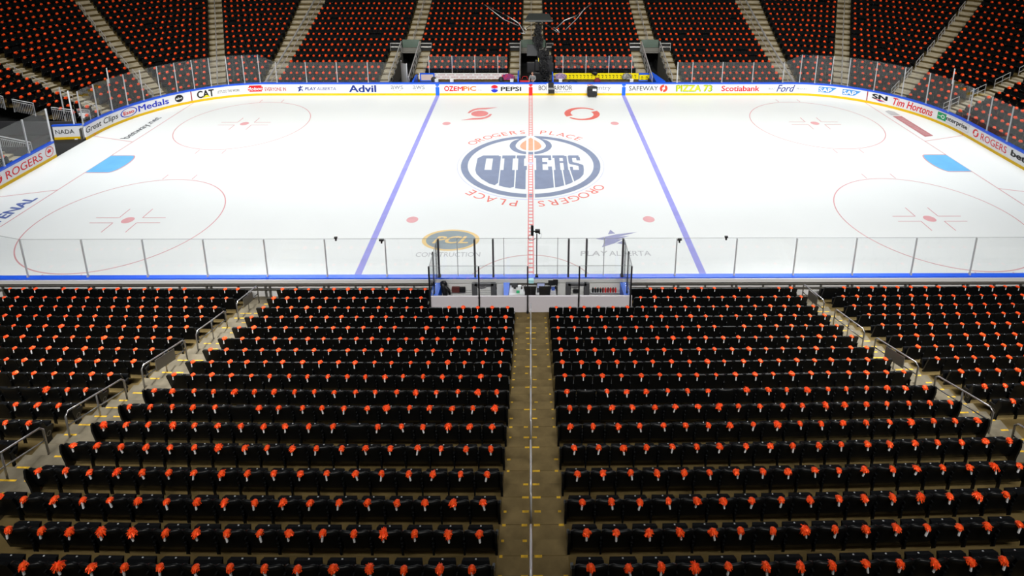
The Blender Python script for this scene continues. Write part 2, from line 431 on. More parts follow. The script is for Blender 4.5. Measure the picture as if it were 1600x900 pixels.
# neutral-zone emblems
def at2(cx, cy, s=1): return lambda u, v: on(cx+u*s, cy+v*s)
b = MB(); f1 = at2(-3.92, 8.72)
ring(b, f1, 0, .66, n=30, sy=.95)
for g in (1, -1):
    pts_o = [(-.95, .10), (-.86, .55), (-.62, .95), (-.25, 1.20), (.4, 1.28), (1.28, 1.36)]; pts_i = [(-.78, .10), (-.62, .48), (-.42, .72), (-.1, .90), (.45, .95), (1.28, 1.34)]
    for k in range(5): b.quad([f1(g*x, g*y) for x, y in (pts_i[k], pts_i[k+1], pts_o[k+1], pts_o[k])][::-1])
icepart(b, 'sponsor_emblem', 'red', 'pale red disc between two curved strokes')
def swirl(mb, fn, r, w, m=0, n=48):
    for k in range(2):
        a0 = PI*.22+k*PI
        ring(mb, fn, r-w*.5, r, a0, a0+PI*.93, n=n, m=m, r0b=r-w*1.55, r1b=r)
b = MB(); swirl(b, lambda u, v: on(3.95+u, 8.70+v), 1.36, .36); icepart(b, 'sponsor_emblem', 'sred', 'pale red open ring of two crescents')
b = MB(); fe = at2(-3.95, -8.60)
ring(b, fe, 1.22, 1.42, n=60, sy=.66); icepart(b, 'sponsor_emblem', 'gold', 'gold oval outline')
b = MB(); ring(b, fe, 0, 1.22, n=60, sy=.66); icepart(b, 'sponsor_emblem_field', 'teal')
b = MB(); add_text(b, 'PCL', lambda u, v: on2(-3.95-.86+u*1.72, -8.60-.30+v*.6), bold=.05, shear=.35); icepart(b, 'sponsor_lettering', 'gold')
b = MB(); add_text(b, 'CONSTRUCTION', lambda u, v: on(-5.45+u*3.05, -10.02+v*.36), bold=.01); icepart(b, 'sponsor_lettering', 'grey')
b = MB(); add_text(b, 'PLAY', lambda u, v: on(2.36+u*1.32, -9.98+v*.40), bold=.03, shear=.15); add_text(b, 'ALBERTA', lambda u, v: on(3.72+u*1.98, -9.98+v*.40), shear=.1); icepart(b, 'sponsor_lettering', 'grey')
b = MB(); fs = at2(4.0, -8.55)
for q in ([(-.12, .42), (.25, .5), (.05, .84)], [(-.78, .02), (-.35, -.10), (1.4, .62), (.3, .42)], [(-.42, -.16), (-.2, -.3), (.95, .28), (.2, .18)], [(-.55, -.72), (-.38, -.24), (.1, -.1), (.62, .02), (.1, -.38)], [(.2, -.38), (.6, -.12), (.62, -.50)]):
    flat(b, q, fs)
icepart(b, 'sponsor_emblem', 'violet', 'slate blue star with trailing streaks')
# words behind the goal lines, read along the line
def endtext(body, x_base, y0, y1, h, colour, left=True, **kw):
    mb = MB()
    if left: add_text(mb, body, lambda u, v: on(x_base-v*h, y0+u*(y1-y0)), **kw)
    else: add_text(mb, body, lambda u, v: on(x_base+v*h, y0-u*(y0-y1)), **kw)
    icepart(mb, 'sponsor_lettering', colour)
endtext('betway.net', -27.62, 3.95, 7.95, .72, 'black', bold=.02)
endtext('TENAL', -27.52, -7.0, -4.35, .66, 'blue2', bold=.06, shear=.2)
b = MB(); flat(b, [(27.62, 8.15), (28.32, 8.15), (28.32, 5.0), (28.32, 4.35), (27.62, 4.15)][::-1], on); icepart(b, 'sponsor_banner', 'mar', 'faded dark red banner')
b = MB(); flat(b, [(27.62, 9.15), (28.02, 9.4), (28.32, 9.1), (28.32, 8.3), (27.62, 8.3)][::-1], on); icepart(b, 'sponsor_emblem', 'grey')
b = MB()
for k in range(13): b.quad([(27.78, 7.75-.25*k, T+.006), (28.16, 7.60-.25*k, T+.006), (28.16, 7.53-.25*k, T+.006), (27.78, 7.68-.25*k, T+.006)][::-1])
icepart(b, 'sponsor_lettering', 'pink')
b = MB(); flat(b, [(28.3, -4.6), (28.1, -4.2), (27.7, -4.9), (27.9, -5.3)], on); icepart(b, 'sponsor_emblem', 'grey')

# ================================================================= BOARDS
BT = .12
def boards(name, label, s0, s1, near=False):
    t = thing(name, label, 'rink boards')
    o = sweep(MB(), s0, s1, rect(-.015, .06, 0, .19), near).build('kick_plate', KICK, t); o['label'] = 'yellow kick plate along the ice'
    o = sweep(MB(), s0, s1, rect(0, BT, .19, 1.0), near).build('board_facing', WHITE, t)
    o = sweep(MB(), s0, s1, [(-.02, .985), (.05, .985), (.05, 1.05), (.22, 1.05), (.22, 1.10), (-.02, 1.10)], near).build('cap_rail', BLUE, t); o['label'] = 'blue cap rail on top of the boards'
    # white ledge and metal framing on the back
    o = sweep(MB(), s0, s1, rect(.06, .27, .89, 1.045), near).build('back_ledge', mat('ledge_grey', (.62, .62, .62), .6), t)
    mb = sweep(MB(), s0, s1, rect(.24, .34, .825, .865), near); sweep(mb, s0, s1, rect(.24, .34, .62, .65), near)
    for s in srange(s0, s1, 1.22)[::2]:
        for d in (-.09, .09):
            p, n = path(s+d, .27, near); mb.box((p[0], p[1], .42), (.06, .10, .84), R=Matrix.Rotation(-math.atan2(n[0], n[1]), 3, 'Z'))
    for s in srange(s0, s1, 1.22)[1::2]:
        p, n = path(s, .27, near); mb.box((p[0], p[1], .42), (.05, .08, .84), R=Matrix.Rotation(-math.atan2(n[0], n[1]), 3, 'Z'))
    mb.build('back_frame', FRAME, t)
    o = sweep(MB(), s0, s1, rect(.215, .23, .05, .885), near).build('back_panel', mat('back_panel', (.60, .60, .60), .6), t)
    return t
SG0, SG1 = -38.75, -36.0
far_b = boards('rink_boards', 'white sponsor boards curving round the far side and right end of the ice', SG1, L1+LA+8.84)
left_b = boards('rink_boards', 'white sponsor boards of the left end, below the open gate', -(L1+LA+8.84), SG0)
near_b = boards('rink_boards', 'near side boards seen from behind with blue cap, below the black seats', -(L1+LA), L1+LA, True)
OFFD = -.010
def bfn(s0, s1, z0, z1, d=0): return lambda u, v: P(s0+(s1-s0)*u, OFFD-d, z0+(z1-z0)*v)
def sign(parent, body, s0, s1, z0, z1, colour, label=None, name='sponsor_lettering', d=0, **kw):
    mb = MB(); add_text(mb, body, bfn(s0, s1, z0, z1, d), **kw); o = mb.build(name, ink(colour), parent)
    if label: o['label'] = label
    return o
def bshape(parent, fnlist, colour, name='sponsor_emblem', label=None):
    mb = MB(); fnlist(mb); o = mb.build(name, ink(colour) if isinstance(colour, str) else colour, parent)
    if label: o['label'] = label
def cen(s, z, d=0): return lambda u, v: P(s+u, OFFD-d, z+v)
def strip(parent, s0, s1, z0, z1, colour, d=0, name='sponsor_emblem', label=None):
    mb = MB(); ss = srange(s0, s1, .15)
    for a, c in zip(ss, ss[1:]): mb.quad([P(a, OFFD-d, z0), P(c, OFFD-d, z0), P(c, OFFD-d, z1), P(a, OFFD-d, z1)])
    o = mb.build(name, ink(colour), parent)
    if label: o['label'] = label
F = far_b
sign(F, 'Great Clips', -35.95, -33.05, .32, .86, 'black', 'thin black slanted lettering', shear=.15)
bshape(F, lambda m: ring(m, cen(-32.2, .60), .82, .95, n=40, sx=.68, sy=.36), 'blue', label='blue oval outline')
sign(F, 'Esso', -32.6, -31.8, .47, .73, 'red', bold=.04)
sign(F, 'Medals', -31.45, -29.25, .38, .84, 'blue', 'bold blue lettering', bold=.03)
bshape(F, lambda m: ring(m, cen(-28.5, .60), 0, .30, n=28), 'black', label='black disc with white letters')
sign(F, 'abc', -28.72, -28.28, .52, .70, 'white', bold=.04, d=.012)
for s, c in ((-27.62, 'mred'), (27.62, 'mred')):
    strip(F, s-.035, s+.035, .19, .99, c, name='goal_line_mark')
for s in (-35.2, 35.3): strip(F, s-.04, s+.04, .0, .19, 'orange', d=.02, name='goal_line_mark')
sign(F, 'CAT', -27.2, -26.0, .30, .88, 'black', 'heavy black lettering over a yellow triangle', bold=.06)
bshape(F, lambda m: m.quad([P(-26.85, OFFD-.016, .28), P(-26.25, OFFD-.016, .28), P(-26.55, OFFD-.016, .5)]), 'yellow')
sign(F, "LET'S DO THE WORK.", -25.75, -24.05, .46, .70, 'black', bold=.01)
def pill(m):
    ss = srange(-23.45, -22.25, .1)
    for a, c in zip(ss, ss[1:]):
        k = .12 if a < -23.35 or c > -22.34 else 0
        m.quad([P(a, OFFD, .36+k), P(c, OFFD, .36+k), P(c, OFFD, .90-k), P(a, OFFD, .90-k)])
bshape(F, pill, 'red', label='red emblem with white script')
sign(F, 'Molson', -23.55, -22.3, .48, .76, 'white', bold=.03, shear=.3, d=.012)
sign(F, 'EVERYONE IN', -22.1, -20.35, .40, .72, 'dred', bold=.02)
def X(px): return (px-829.4)*.05273
b = MB()
for q in ([(-.05, .15), (.1, .15), (.02, .32)], [(-.26, .1), (.28, .22), (.1, .06), (-.1, -.02)], [(-.2, -.3), (-.12, -.02), (.1, .02), (.02, -.15)], [(.06, -.12), (.14, .0), (.24, -.26)]):
    flat(b, [(x, y) for x, y in q], cen(X(466), .60))
b.build('sponsor_emblem', ink('navy'), F)
sign(F, 'PLAY', X(473.5), X(491), .46, .74, 'navy', bold=.04, shear=.2); sign(F, 'ALBERTA', X(492), X(522), .46, .74, 'navy', shear=.15)
sign(F, 'Advil', X(543), X(585), .30, .90, 'navy', 'bold navy lettering', bold=.05)
for a, c in ((608.5, 628), (643, 662)):
    sign(F, 'aws', X(a), X(c), .55, .88, 'grey', bold=.01)
    bshape(F, lambda m: ring(m, cen((X(a)+X(c))/2, .62), .40, .44, -PI*.82, -PI*.16, n=30, sy=.55), 'orange')
for s, c in ((-7.77, 'blue'), (0, 'red'), (7.77, 'blue')):
    c2 = {'blue': 'lineblue', 'red': 'linered'}[c]
    m_ = mat('mark_'+c2, {'blue': (.01, .14, .80), 'red': (.85, .01, .01)}[c], .4)
    mb = MB(); rectp(mb, s-.155, 0.0, s+.155, .74, lambda u, v: P(u, -.02, v)); rectp(mb, s-.155, .86, s+.155, .985, lambda u, v: P(u, -.02, v)); mb.build('line_mark', m_, F)
    mb = MB(); mb.quad([P(s-.12, OFFD, .76), P(s+.12, OFFD, .76), P(s, OFFD, .90)]); mb.build('line_mark', m_, F)
sign(F, 'OZ', X(693), X(703+4), .40, .82, 'red', 'red to orange lettering', bold=.06); sign(F, 'EM', X(708), X(722), .42, .78, 'red', bold=.05); sign(F, 'PiC', X(723), X(743), .42, .80, 'orange', bold=.05)
sign(F, '.ca', X(745), X(752), .40, .56, 'ltgrey')
def globe(m):
    ring(m, cen(X(772.2), .60), 0, .32, .35, PI-.35, n=24)
bshape(F, globe, 'red'); bshape(F, lambda m: ring(m, cen(X(772.2), .58), 0, .32, PI+.35, 2*PI-.35, n=24), 'blue'); sign(F, 'PEPSI', X(767.5), X(777), .53, .65, 'blue')
sign(F, 'PEPSI', X(782.5), X(814), .40, .76, 'black', 'bold black lettering', bold=.05)
sign(F, 'BODYARMOR', X(842), X(895), .45, .88, 'black', 'thin tall black lettering'); sign(F, 'Sports Drink', X(868), X(895), .24, .38, 'black')
sign(F, 'entry', X(932), X(956), .38, .80, 'grey', 'grey lettering partly behind the black case'); sign(F, 'foundation', X(936), X(950), .24, .32, 'ltgrey')
bshape(F, lambda m: [ring(m, cen(X(920+3*k), .90+.03*(k % 2)), 0, .06, n=10) for k in range(3)], 'orange')
sign(F, 'SAFEWAY', X(985), X(1031), .42, .82, 'black', 'dark lettering')
bshape(F, lambda m: (ring(m, cen(X(1040), .62), .12, .33, PI*.45, PI*1.35, n=26), ring(m, cen(X(1040), .62), .12, .33, -PI*.55, PI*.35, n=26)), mat('paint_safered', (.85, .06, .03), .45))
sign(F, 'PIZZA 73', X(1060.3), X(1116.5), .35, .90, 'dgreen', bold=.09); sign(F, 'PIZZA 73', X(1061), X(1115.5), .385, .875, 'lime', 'lime lettering with green outline', bold=.035, d=.012)
sign(F, 'Scotiabank', X(1132), X(1192), .38, .84, 'red', 'bold red lettering', bold=.04)
sign(F, 'BUILT', X(1207), X(1218), .52, .66, 'grey'); sign(F, 'Ford', X(1219.5), X(1248.5), .32, .92, 'navy', bold=.02, shear=.35); sign(F, 'PROUD', 22.25, 23.05, .52, .66, 'grey')
for a in (24.0, 25.8):
    def sap(m):
        ss = srange(a, a+1.35, .12)
        for p_, q_ in zip(ss, ss[1:]):
            lo = lambda x: .38+.48*max(0, (x-a-.85)/.5)
            m.quad([P(p_, OFFD, lo(p_)), P(q_, OFFD, lo(q_)), P(q_, OFFD, .86), P(p_, OFFD, .86)])
    bshape(F, sap, 'sky', label='blue cut-off panel with white letters')
    sign(F, 'SAP', a+.06, a+.98, .44, .78, 'white', bold=.06, d=.01)
sign(F, 'SN', 28.0, 29.05, .50, .86, 'black', 'wide black letters over a red stroke', bold=.08)
bshape(F, lambda m: m.quad([P(28.0, OFFD, .46), P(28.5, OFFD, .40), P(29.05, OFFD, .36), P(28.6, OFFD, .47)]), 'red')
bshape(F, lambda m: m.quad([P(28.3, OFFD, .38), P(28.55, OFFD, .32), P(28.8, OFFD, .34), P(28.5, OFFD, .40)]), 'blue')
sign(F, 'Tim Hortons', 29.5, 32.5, .32, .90, 'red', 'red script lettering', bold=.03, shear=.25)
strip(F, 32.9, 33.62, .36, .88, 'green', label='green square with white letter'); bshape(F, lambda m: ring(m, cen(33.35, .62, .004), .09, .15, n=20), 'white'); strip(F, 32.95, 33.2, .60, .64, 'white', d=.005)
sign(F, 'nterprise', 33.65, 35.6, .40, .80, 'black', bold=.03)
for q in ((32.9, 35.75, .885, .90), (32.9, 35.75, .34, .355), (35.74, 35.76, .34, .90)): strip(F, *q, 'ltgrey')
mb = MB(); swirl(mb, cen(36.45, .62), .27, .10); mb.build('sponsor_emblem', ink('red'), F)
sign(F, 'ROGERS', 36.95, 39.25, .38, .84, 'red', 'red lettering', bold=.01)
sign(F, 'betway', 39.65, 42.2, .34, .84, 'black', bold=.05)
G = left_b
sign(G, 'ROGERS', -42.55, -39.85, .34, .82, 'red', 'red lettering', bold=.01)
mb = MB(); swirl(mb, cen(-43.1, .60), .28, .10); mb.build('sponsor_emblem', ink('red'), G)
bshape(G, lambda m: (ring(m, cen(-39.25, .60), .29, .33, n=36), flat(m, [(0, .2), (.06, .08), (.18, .1), (.12, -.02), (.16, -.1), (0, -.08), (-.16, -.1), (-.12, -.02), (-.18, .1), (-.06, .08)][::-1], cen(-39.25, .62))), 'red', label='red leaf in a ring')
# open gate leaf, swung out off the ice
gl = thing('rink_gate', 'white gate leaf of the end boards swung open over black flooring', 'gate', (-30.80, 3.95, 0), math.radians(186))
MB().span((0, -.04, .2), (1.85, .04, 1.0)).build('gate_panel', WHITE, gl)
o = MB().span((0, -.05, 0.02), (1.85, .05, .2)).build('kick_plate', KICK, gl); o['label'] = 'yellow kick plate'
MB().span((-.02, -.07, 1.0), (1.87, .07, 1.1)).build('cap_rail', BLUE, gl)
mb = MB(); add_text(mb, 'NADA', lambda u, v: (1.72-u*1.2, .055, .45+v*.3), bold=.01); mb.build('sponsor_lettering', ink('black'), gl)

# ================================================================= GLASS
FAR_LAB = []
gcount = {}
def glass_panel(s0, s1, off, z0, z1a, z1b, near, label, group):
    mb = MB(); ss = srange(s0, s1, .62); k = len(ss)-1
    for i in range(k):
        a, c = ss[i], ss[i+1]; za = z1a+(z1b-z1a)*i/k; zc = z1a+(z1b-z1a)*(i+1)/k
        mb.hexa([P(a, off, z0, near), P(c, off, z0, near), P(c, off+.013, z0, near), P(a, off+.013, z0, near), P(a, off, za, near), P(c, off, zc, near), P(c, off+.013, zc, near), P(a, off+.013, za, near)])
    t = mb.build('safety_glass', GLASS); tag(t, label, 'glass panel', group)
    if near:
        tb = MB(); tb.tube([P(ss[i], off+.0065, z1a+(z1b-z1a)*i/k+.002, near) for i in range(k+1)], .009, 4); tb.build('edge_trim', TRIMG, t)
    return t
def post(p, z0, z1, w, m, label, group, name='glass_post', n=None):
    mb = MB(); R = Matrix.Rotation(-math.atan2(n[0], n[1]), 3, 'Z') if n else None
    mb.box((p[0], p[1], (z0+z1)/2), (w, w*1.3, z1-z0), R=R); mb.box((p[0], p[1], z0+.04), (w*1.6, w*2, .08), R=R)
    o = mb.build(name, m); tag(o, label, 'glass post', group); return o
GZL, GZH = 2.87, 3.52
# near side
nx = [-20.95+2.49*i for i in range(7)]
leftx = nx; rightx = [6.05+2.49*i for i in range(7)]
GOFF = .10
def near_run(xs, side, edge):
    seq = xs
    for i, x in enumerate(seq):
        k = i+1 if side == 'left' else i+1
        where = 'from the left corner' if side == 'left' else 'out from the penalty box'
        post((x, -HW-GOFF), 1.10, GZL-.02, .042, ALU, f'{nth(k)} slim silver glass post {where}, near {side} boards', f'glass posts on the near {side} boards')
    for i in range(len(seq)-1):
        where = 'from the left corner' if side == 'left' else 'out from the penalty box'
        glass_panel(seq[i], seq[i+1], GOFF, 1.10, GZL, GZL, True, f'{nth(i+1)} clear glass panel {where}, near {side} boards', f'glass panels on the near {side} boards')
near_run(leftx, 'left', 0); near_run(rightx, 'right', 0)
glass_panel(leftx[-1], -3.82, GOFF, 1.10, GZL, GZL, True, 'clear glass panel meeting the penalty box from the left on the near boards', 'glass panels on the near left boards')
glass_panel(3.82, rightx[0], GOFF, 1.10, GZL, GZL, True, 'clear glass panel meeting the penalty box from the right on the near boards', 'glass panels on the near right boards')
glass_panel(rightx[-1], 23.3, GOFF, 1.10, GZL, GZL, True, 'clear glass panel at the right edge of the photo, near boards', 'glass panels on the near right boards')
glass_panel(-L1-1.2, leftx[0], GOFF, 1.10, 3.35, GZL, True, 'clear glass panel stepping up at the left corner of the near boards', 'glass panels on the near left boards')
glass_panel(-L1-4.2, -L1-1.2, GOFF, 1.10, 3.52, 3.35, True, 'tall clear curved glass panel in the near left corner', 'glass panels on the near left boards')
# front of the penalty box
fx = [-3.82, -2.32, -1.56, 0.05, 1.57, 2.31, 3.82]
for i, x in enumerate(fx):
    if i == 3: continue
    post((x, -HW-.14), 1.10 if i in (0, 6) else .05, GZL, .075, BLACK if False else DKGREY, f'{nth(i+1 if i < 3 else i)} dark post from the left on the ice side of penalty box', 'posts on the ice side of the penalty box', n=(0, -1))
for i in range(len(fx)-1):
    glass_panel(fx[i]+.04, fx[i+1]-.04, GOFF, 1.10, GZL, GZL, True, f'{nth(i+1)} clear pane from the left, ice side of penalty box', 'panes on the ice side of the penalty box')
for i, x in enumerate((-3.05, -1.12, 1.12, 3.05)):
    post((x, -HW-.05), 1.10, GZL, .03, ALU, f'{nth(i+1)} faint slim silver strip from the left in the penalty box glass', 'slim silver strips in the penalty box glass')
bx = [-3.91, -2.0, -.12, 1.87, 3.88]; BZ = .76; BYB = -14.84
for i, x in enumerate(bx):
    post((x, BYB-.06), BZ-.02, 2.82, .055, BLACK, f'{nth(i+1)} tall black post from the left along the seat side of the penalty box', 'black posts on the seat side of the penalty box')
for i in range(4):
    mb = MB().span((bx[i]+.03, BYB+.0, 1.45), (bx[i+1]-.03, BYB+.012, 2.80)); o = mb.build('safety_glass', GLASS)
    MB().tube([(bx[i]+.03, BYB+.006, 2.803), (bx[i+1]-.03, BYB+.006, 2.803)], .010, 4).build('edge_trim', TRIMG, o)
    tag(o, f'{nth(i+1)} clear pane from the left, seat side of penalty box', 'glass panel', 'panes on the seat side of the penalty box')
for sx, nm in ((-1, 'left'), (1, 'right')):
    post((sx*3.90, -14.0), .3, 2.85, .06, BLACK, f'black post halfway along the {nm} end of the penalty box', 'side posts of the penalty box')
    mb = MB().hexa([(sx*3.9-.006, BYB+.03, 1.2), (sx*3.9+.006, BYB+.03, 1.2), (sx*3.87+.006, -HW-.2, 1.2), (sx*3.87-.006, -HW-.2, 1.2), (sx*3.9-.006, BYB+.03, 2.8), (sx*3.9+.006, BYB+.03, 2.8), (sx*3.87+.006, -HW-.2, 2.85), (sx*3.87-.006, -HW-.2, 2.85)])
    o = mb.build('safety_glass', GLASS); MB().tube([(sx*3.9, BYB+.03, 2.803), (sx*3.87, -HW-.2, 2.853)], .010, 4).build('edge_trim', TRIMG, o)
    tag(o, f'clear side pane closing the {nm} end of the penalty box', 'glass panel')

# far side straight runs
for side, xs in (('left', [-21.05, -18.6, -16.05, -13.5, -11.6]), ('right', [12.2, 13.45, 15.95, 18.5, 21.05])):
    for i, x in enumerate(xs):
        if side == 'left' and i == 4: continue
        post((x, HW+GOFF), 1.1, 2.87, .075 if (side == 'right' and i == 0) else .05, ALU, f'{nth(i+1)} silver glass post from the left, far straight boards {side} of the benches', f'glass posts far {side}')
    for i in range(len(xs)-1):
        glass_panel(xs[i], xs[i+1], GOFF, 1.10, 2.87, 2.87, False, f'{nth(i+1)} clear glass panel from the left, far straight boards {side} of benches', f'glass panels far {side}')
# corners
for side, sg in (('left', -1), ('right', 1)):
    ss = [21.05, 22.45, 23.65, 24.87, 26.1, 27.3, 28.5, 29.7, 30.9, 32.1, 33.3, 34.5, 35.95] if sg < 0 else [21.05, 22.45, 23.65, 24.87, 26.1, 28.0, 30.0, 31.8, 33.6, 35.4, 37.2, 39.0, 41.0, 43.0]
    for i, a in enumerate(ss):
        p, n = path(sg*a, GOFF)
        if i: post(p, 1.1, 2.9 if i == 0 else 3.5, .05, ALU, f'{nth(i)} silver glass post round the far {side} corner, counted from the benches', f'glass posts round the far {side} corner', n=n)
        if i < len(ss)-1:
            z0 = 2.87 if i == 0 else GZH
            w = (sg*a, sg*ss[i+1])
            glass_panel(w[0], w[1], GOFF, 1.10, z0, GZH, False, f'{nth(i+1)} tall clear glass panel round the far {side} corner, counted from the benches', f'glass panels round the far {side} corner')
for i, (a, c) in enumerate(((-38.75, -40.6), (-40.6, -42.4), (-42.4, -44.2))):
    glass_panel(a, c, GOFF, 1.10, 3.3, 3.3, False, f'{nth(i+1)} tall clear glass panel beyond the open gate on the left end boards', 'glass panels on the left end boards')
    p, n = path(a, GOFF); post(p, 1.1, 3.3, .06, ALU if i else HANDLE, f'{nth(i+1)} silver glass post beyond the open gate on the left end boards', 'glass posts on the left end boards', n=n)
# white upright poles
for (x, y, z0, z1, l) in ((-31.25, 3.9, 0, 3.5, 'white upright edge post of the glass beside the open gate'), (-33.2, 10.6, .3, 3.1, 'bright white upright pole behind the glass of the left corner'),
                          (33.4, 10.4, .3, 3.1, 'bright white upright pole behind the glass of the right corner'), (-32.9, 5.3, .0, 3.3, 'grey upright pole at the mouth of the left end tunnel')):
    mb = MB().tube([(x, y, z0), (x, y, z1)], .045, 8); mb.box((x, y, z0+.03), (.2, .2, .06)); tag(mb.build('upright_pole', HANDLE if 'white' in l else ALU), l, 'pole')

# ================================================================= NEAR STAND
ZB = {1: 1.081, 2: 1.339, 3: 1.602, 4: 1.898, 5: 2.191, 6: 2.498, 7: 2.834, 8: 3.19, 9: 3.548, 10: 3.896, 11: 4.283, 12: 4.659, 13: 5.02, 14: 5.37, 15: 5.745, 16: 6.196, 17: 6.685, 18: 7.12}
SH = .85
def YB(i): return -13.9-.9*(i-1)
def bow(i): return .0002+(.0013-.0002)*max(0, (i-1)/14)
def NP(x, y, z, i): return (x, y+bow(i)*x*x, z)
def TZ(i): return ZB[i]-SH
mb = MB()
xcuts = [-24, -20, -16, -11.55, -10.35, -6, -4.0, -2.2, -.6, .66, 2.2, 4.0, 6, 10.95, 11.95, 16, 20, 24]
for i in range(1, 19):
    yf = YB(i-1)-.10 if i > 1 else -13.30
    yr = YB(i)-.10
    for a, c in zip(xcuts, xcuts[1:]):
        if i <= 2 and a >= -4.01 and c <= 4.01: continue
        fi = i-1 if i > 1 else 1
        yf2 = yf
        if i == 3 and a >= -4.01 and c <= 4.01: yf2 = BYB-.03
        mb.quad([NP(a, yr, TZ(i), i), NP(c, yr, TZ(i), i), NP(c, yf2, TZ(i), fi), NP(a, yf2, TZ(i), fi)])
        if i < 18: mb.quad([NP(a, yr, TZ(i), i), NP(c, yr, TZ(i), i), NP(c, yr, TZ(i+1), i), NP(a, yr, TZ(i+1), i)])
    # front faces down to the floor on the open sides
for sx in (-4.0, 4.0):
    for i in (1, 2):
        mb.quad([(sx, YB(i-1)-.1 if i > 1 else -13.3, -.1), (sx, YB(i)-.1, -.1), (sx, YB(i)-.1, TZ(i)), (sx, YB(i-1)-.1 if i > 1 else -13.3, TZ(i))])
for a, c in ((-24, -4), (4, 24)): mb.quad([NP(a, -13.3, -.1, 1), NP(c, -13.3, -.1, 1), NP(c, -13.3, TZ(1), 1), NP(a, -13.3, TZ(1), 1)])
ns = mb.build('near_stand_terrace', CONC); ns['kind'] = 'structure'
# aisle steps with worn yellow nosings
def near_steps(name, x0, x1, rows, marks, sm_=None):
    mb = MB()
    for i in rows:
        fi = i-1 if i > 1 else 1
        z = TZ(i); dz = TZ(i+1)-z if i < 18 else .35
        yr = YB(i)-.10
        y0 = yr+.44
        mb.hexa([NP(x0, yr+.003, z, i), NP(x1, yr+.003, z, i), NP(x1, y0, z, i), NP(x0, y0, z, i), NP(x0, yr+.003, z+dz/2, i), NP(x1, yr+.003, z+dz/2, i), NP(x1, y0, z+dz/2, i), NP(x0, y0, z+dz/2, i)])
        # lighter skin on the lower tread
        mb.hexa([NP(x0, y0, z, i), NP(x1, y0, z, i), NP(x1, yr+.88, z, i), NP(x0, yr+.88, z, i), NP(x0, y0, z+.006, i), NP(x1, y0, z+.006, i), NP(x1, yr+.88, z+.006, i), NP(x0, yr+.88, z+.006, i)])
        for (ye, zt) in ((y0, z+dz/2+.003), (yr, z+dz+.009)):
            for (a, c) in marks:
                if random.random() < .25: continue
                k = random.uniform(.5, 1); a2 = a+(c-a)*random.uniform(0, 1-k); c2 = a2+(c-a)*k
                mb.quad([NP(a2, ye-.045, zt, i), NP(c2, ye-.045, zt, i), NP(c2, ye-.002, zt, i), NP(a2, ye-.002, zt, i)], 1)
    o = mb.build(name, [sm_ or STEPC, YEL]); o['kind'] = 'structure'
near_steps('centre_aisle_steps', -.58, .64, range(3, 18), [(-.18, -.03), (.03, .20), (.52, .62), (-.55, -.46)])
SIDE_LIT = mat('side_step_concrete_lit', (.155, .136, .098), .8, 0, .03, noise=.3, scale=3)  # greyer copy of the step concrete, with the side lighting in its colour
near_steps('left_aisle_steps', -11.53, -10.37, range(1, 18), [(-11.35, -10.9), (-10.85, -10.5)], SIDE_LIT)
near_steps('right_aisle_steps', 10.97, 11.93, range(1, 18), [(11.1, 11.5), (11.55, 11.8)], SIDE_LIT)

# ---------------------------------------------------------------- seats
W = .54
def seat_meshes():
    d = {}
    # backrest shell: curved, rounded top corners, leaning back
    mb = MB(); nx_, nz_ = 8, 6
    def bp(u, v, w):
        x = (u-.5)*(W-.014); t = v
        zz = .22+.63*t; y = .17*(1-t)-.0+.04*(abs(u-.5)*2)**2*t
        if v > .99: zz -= .05*max(0, (abs(u-.5)*2-.75)/.25)**2
        zz -= .012*math.cos((u-.5)*PI)*t
        return (x, y+w, zz)
    for w, rev in ((0, 0), (.045, 1)):
        base = len(mb.v)
        for j in range(nz_+1):
            for i in range(nx_+1): mb.v.append(bp(i/nx_, j/nz_, w))
        for j in range(nz_):
            for i in range(nx_):
                a = base+j*(nx_+1)+i; q = (a, a+1, a+nx_+2, a+nx_+1); mb.f.append(q if not rev else q[::-1]); mb.m.append(0)
    n1 = (nx_+1)*(nz_+1)
    bd = [i for i in range(nx_+1)]+[j*(nx_+1)+nx_ for j in range(1, nz_+1)]+[nz_*(nx_+1)+i for i in range(nx_-1, -1, -1)]+[j*(nx_+1) for j in range(nz_-1, 0, -1)]
    for a, c in zip(bd, bd[1:]+bd[:1]): mb.f.append((c, a, a+n1, c+n1)); mb.m.append(0)
    d['backrest'] = mb
    mb = MB()   # folded cushion
    mb.hexa([(-.25, .17, .36), (.25, .17, .36), (.25, .25, .32), (-.25, .25, .32), (-.225, .30, .58), (.225, .30, .58), (.205, .38, .545), (-.205, .38, .545)])
    mb.tube([(-.24, .20, .37), (.24, .20, .37)], .03, 8)
    d['seat_pan'] = mb
    d['number_plate'] = MB().box((0, .335, .568), (.026, .018, .012))
    mb = MB(); mb.box((W/2, .15, .51), (.04, .18, .035)); mb.box((W/2, .12, .40), (.03, .07, .26)); mb.box((W/2, .10, .22), (.03, .06, .44)); mb.box((W/2, .10, .01), (.07, .10, .02)); mb.hexa([(W/2-.015, .05, .58), (W/2+.015, .05, .58), (W/2+.015, .10, .58), (W/2-.015, .10, .58), (W/2-.015, .03, .66), (W/2+.015, .03, .66), (W/2+.015, .08, .66), (W/2-.015, .08, .66)])
    d['armrest'] = mb
    return d
SM = seat_meshes()
sm = {k: v.mesh(k, {'backrest': SEAT, 'seat_pan': SEATF, 'number_plate': PLATE, 'armrest': SEAT}[k]) for k, v in SM.items()}
for k in ('backrest',): sm[k].polygons.foreach_set('use_smooth', [len(p.vertices) == 4 for p in sm[k].polygons])
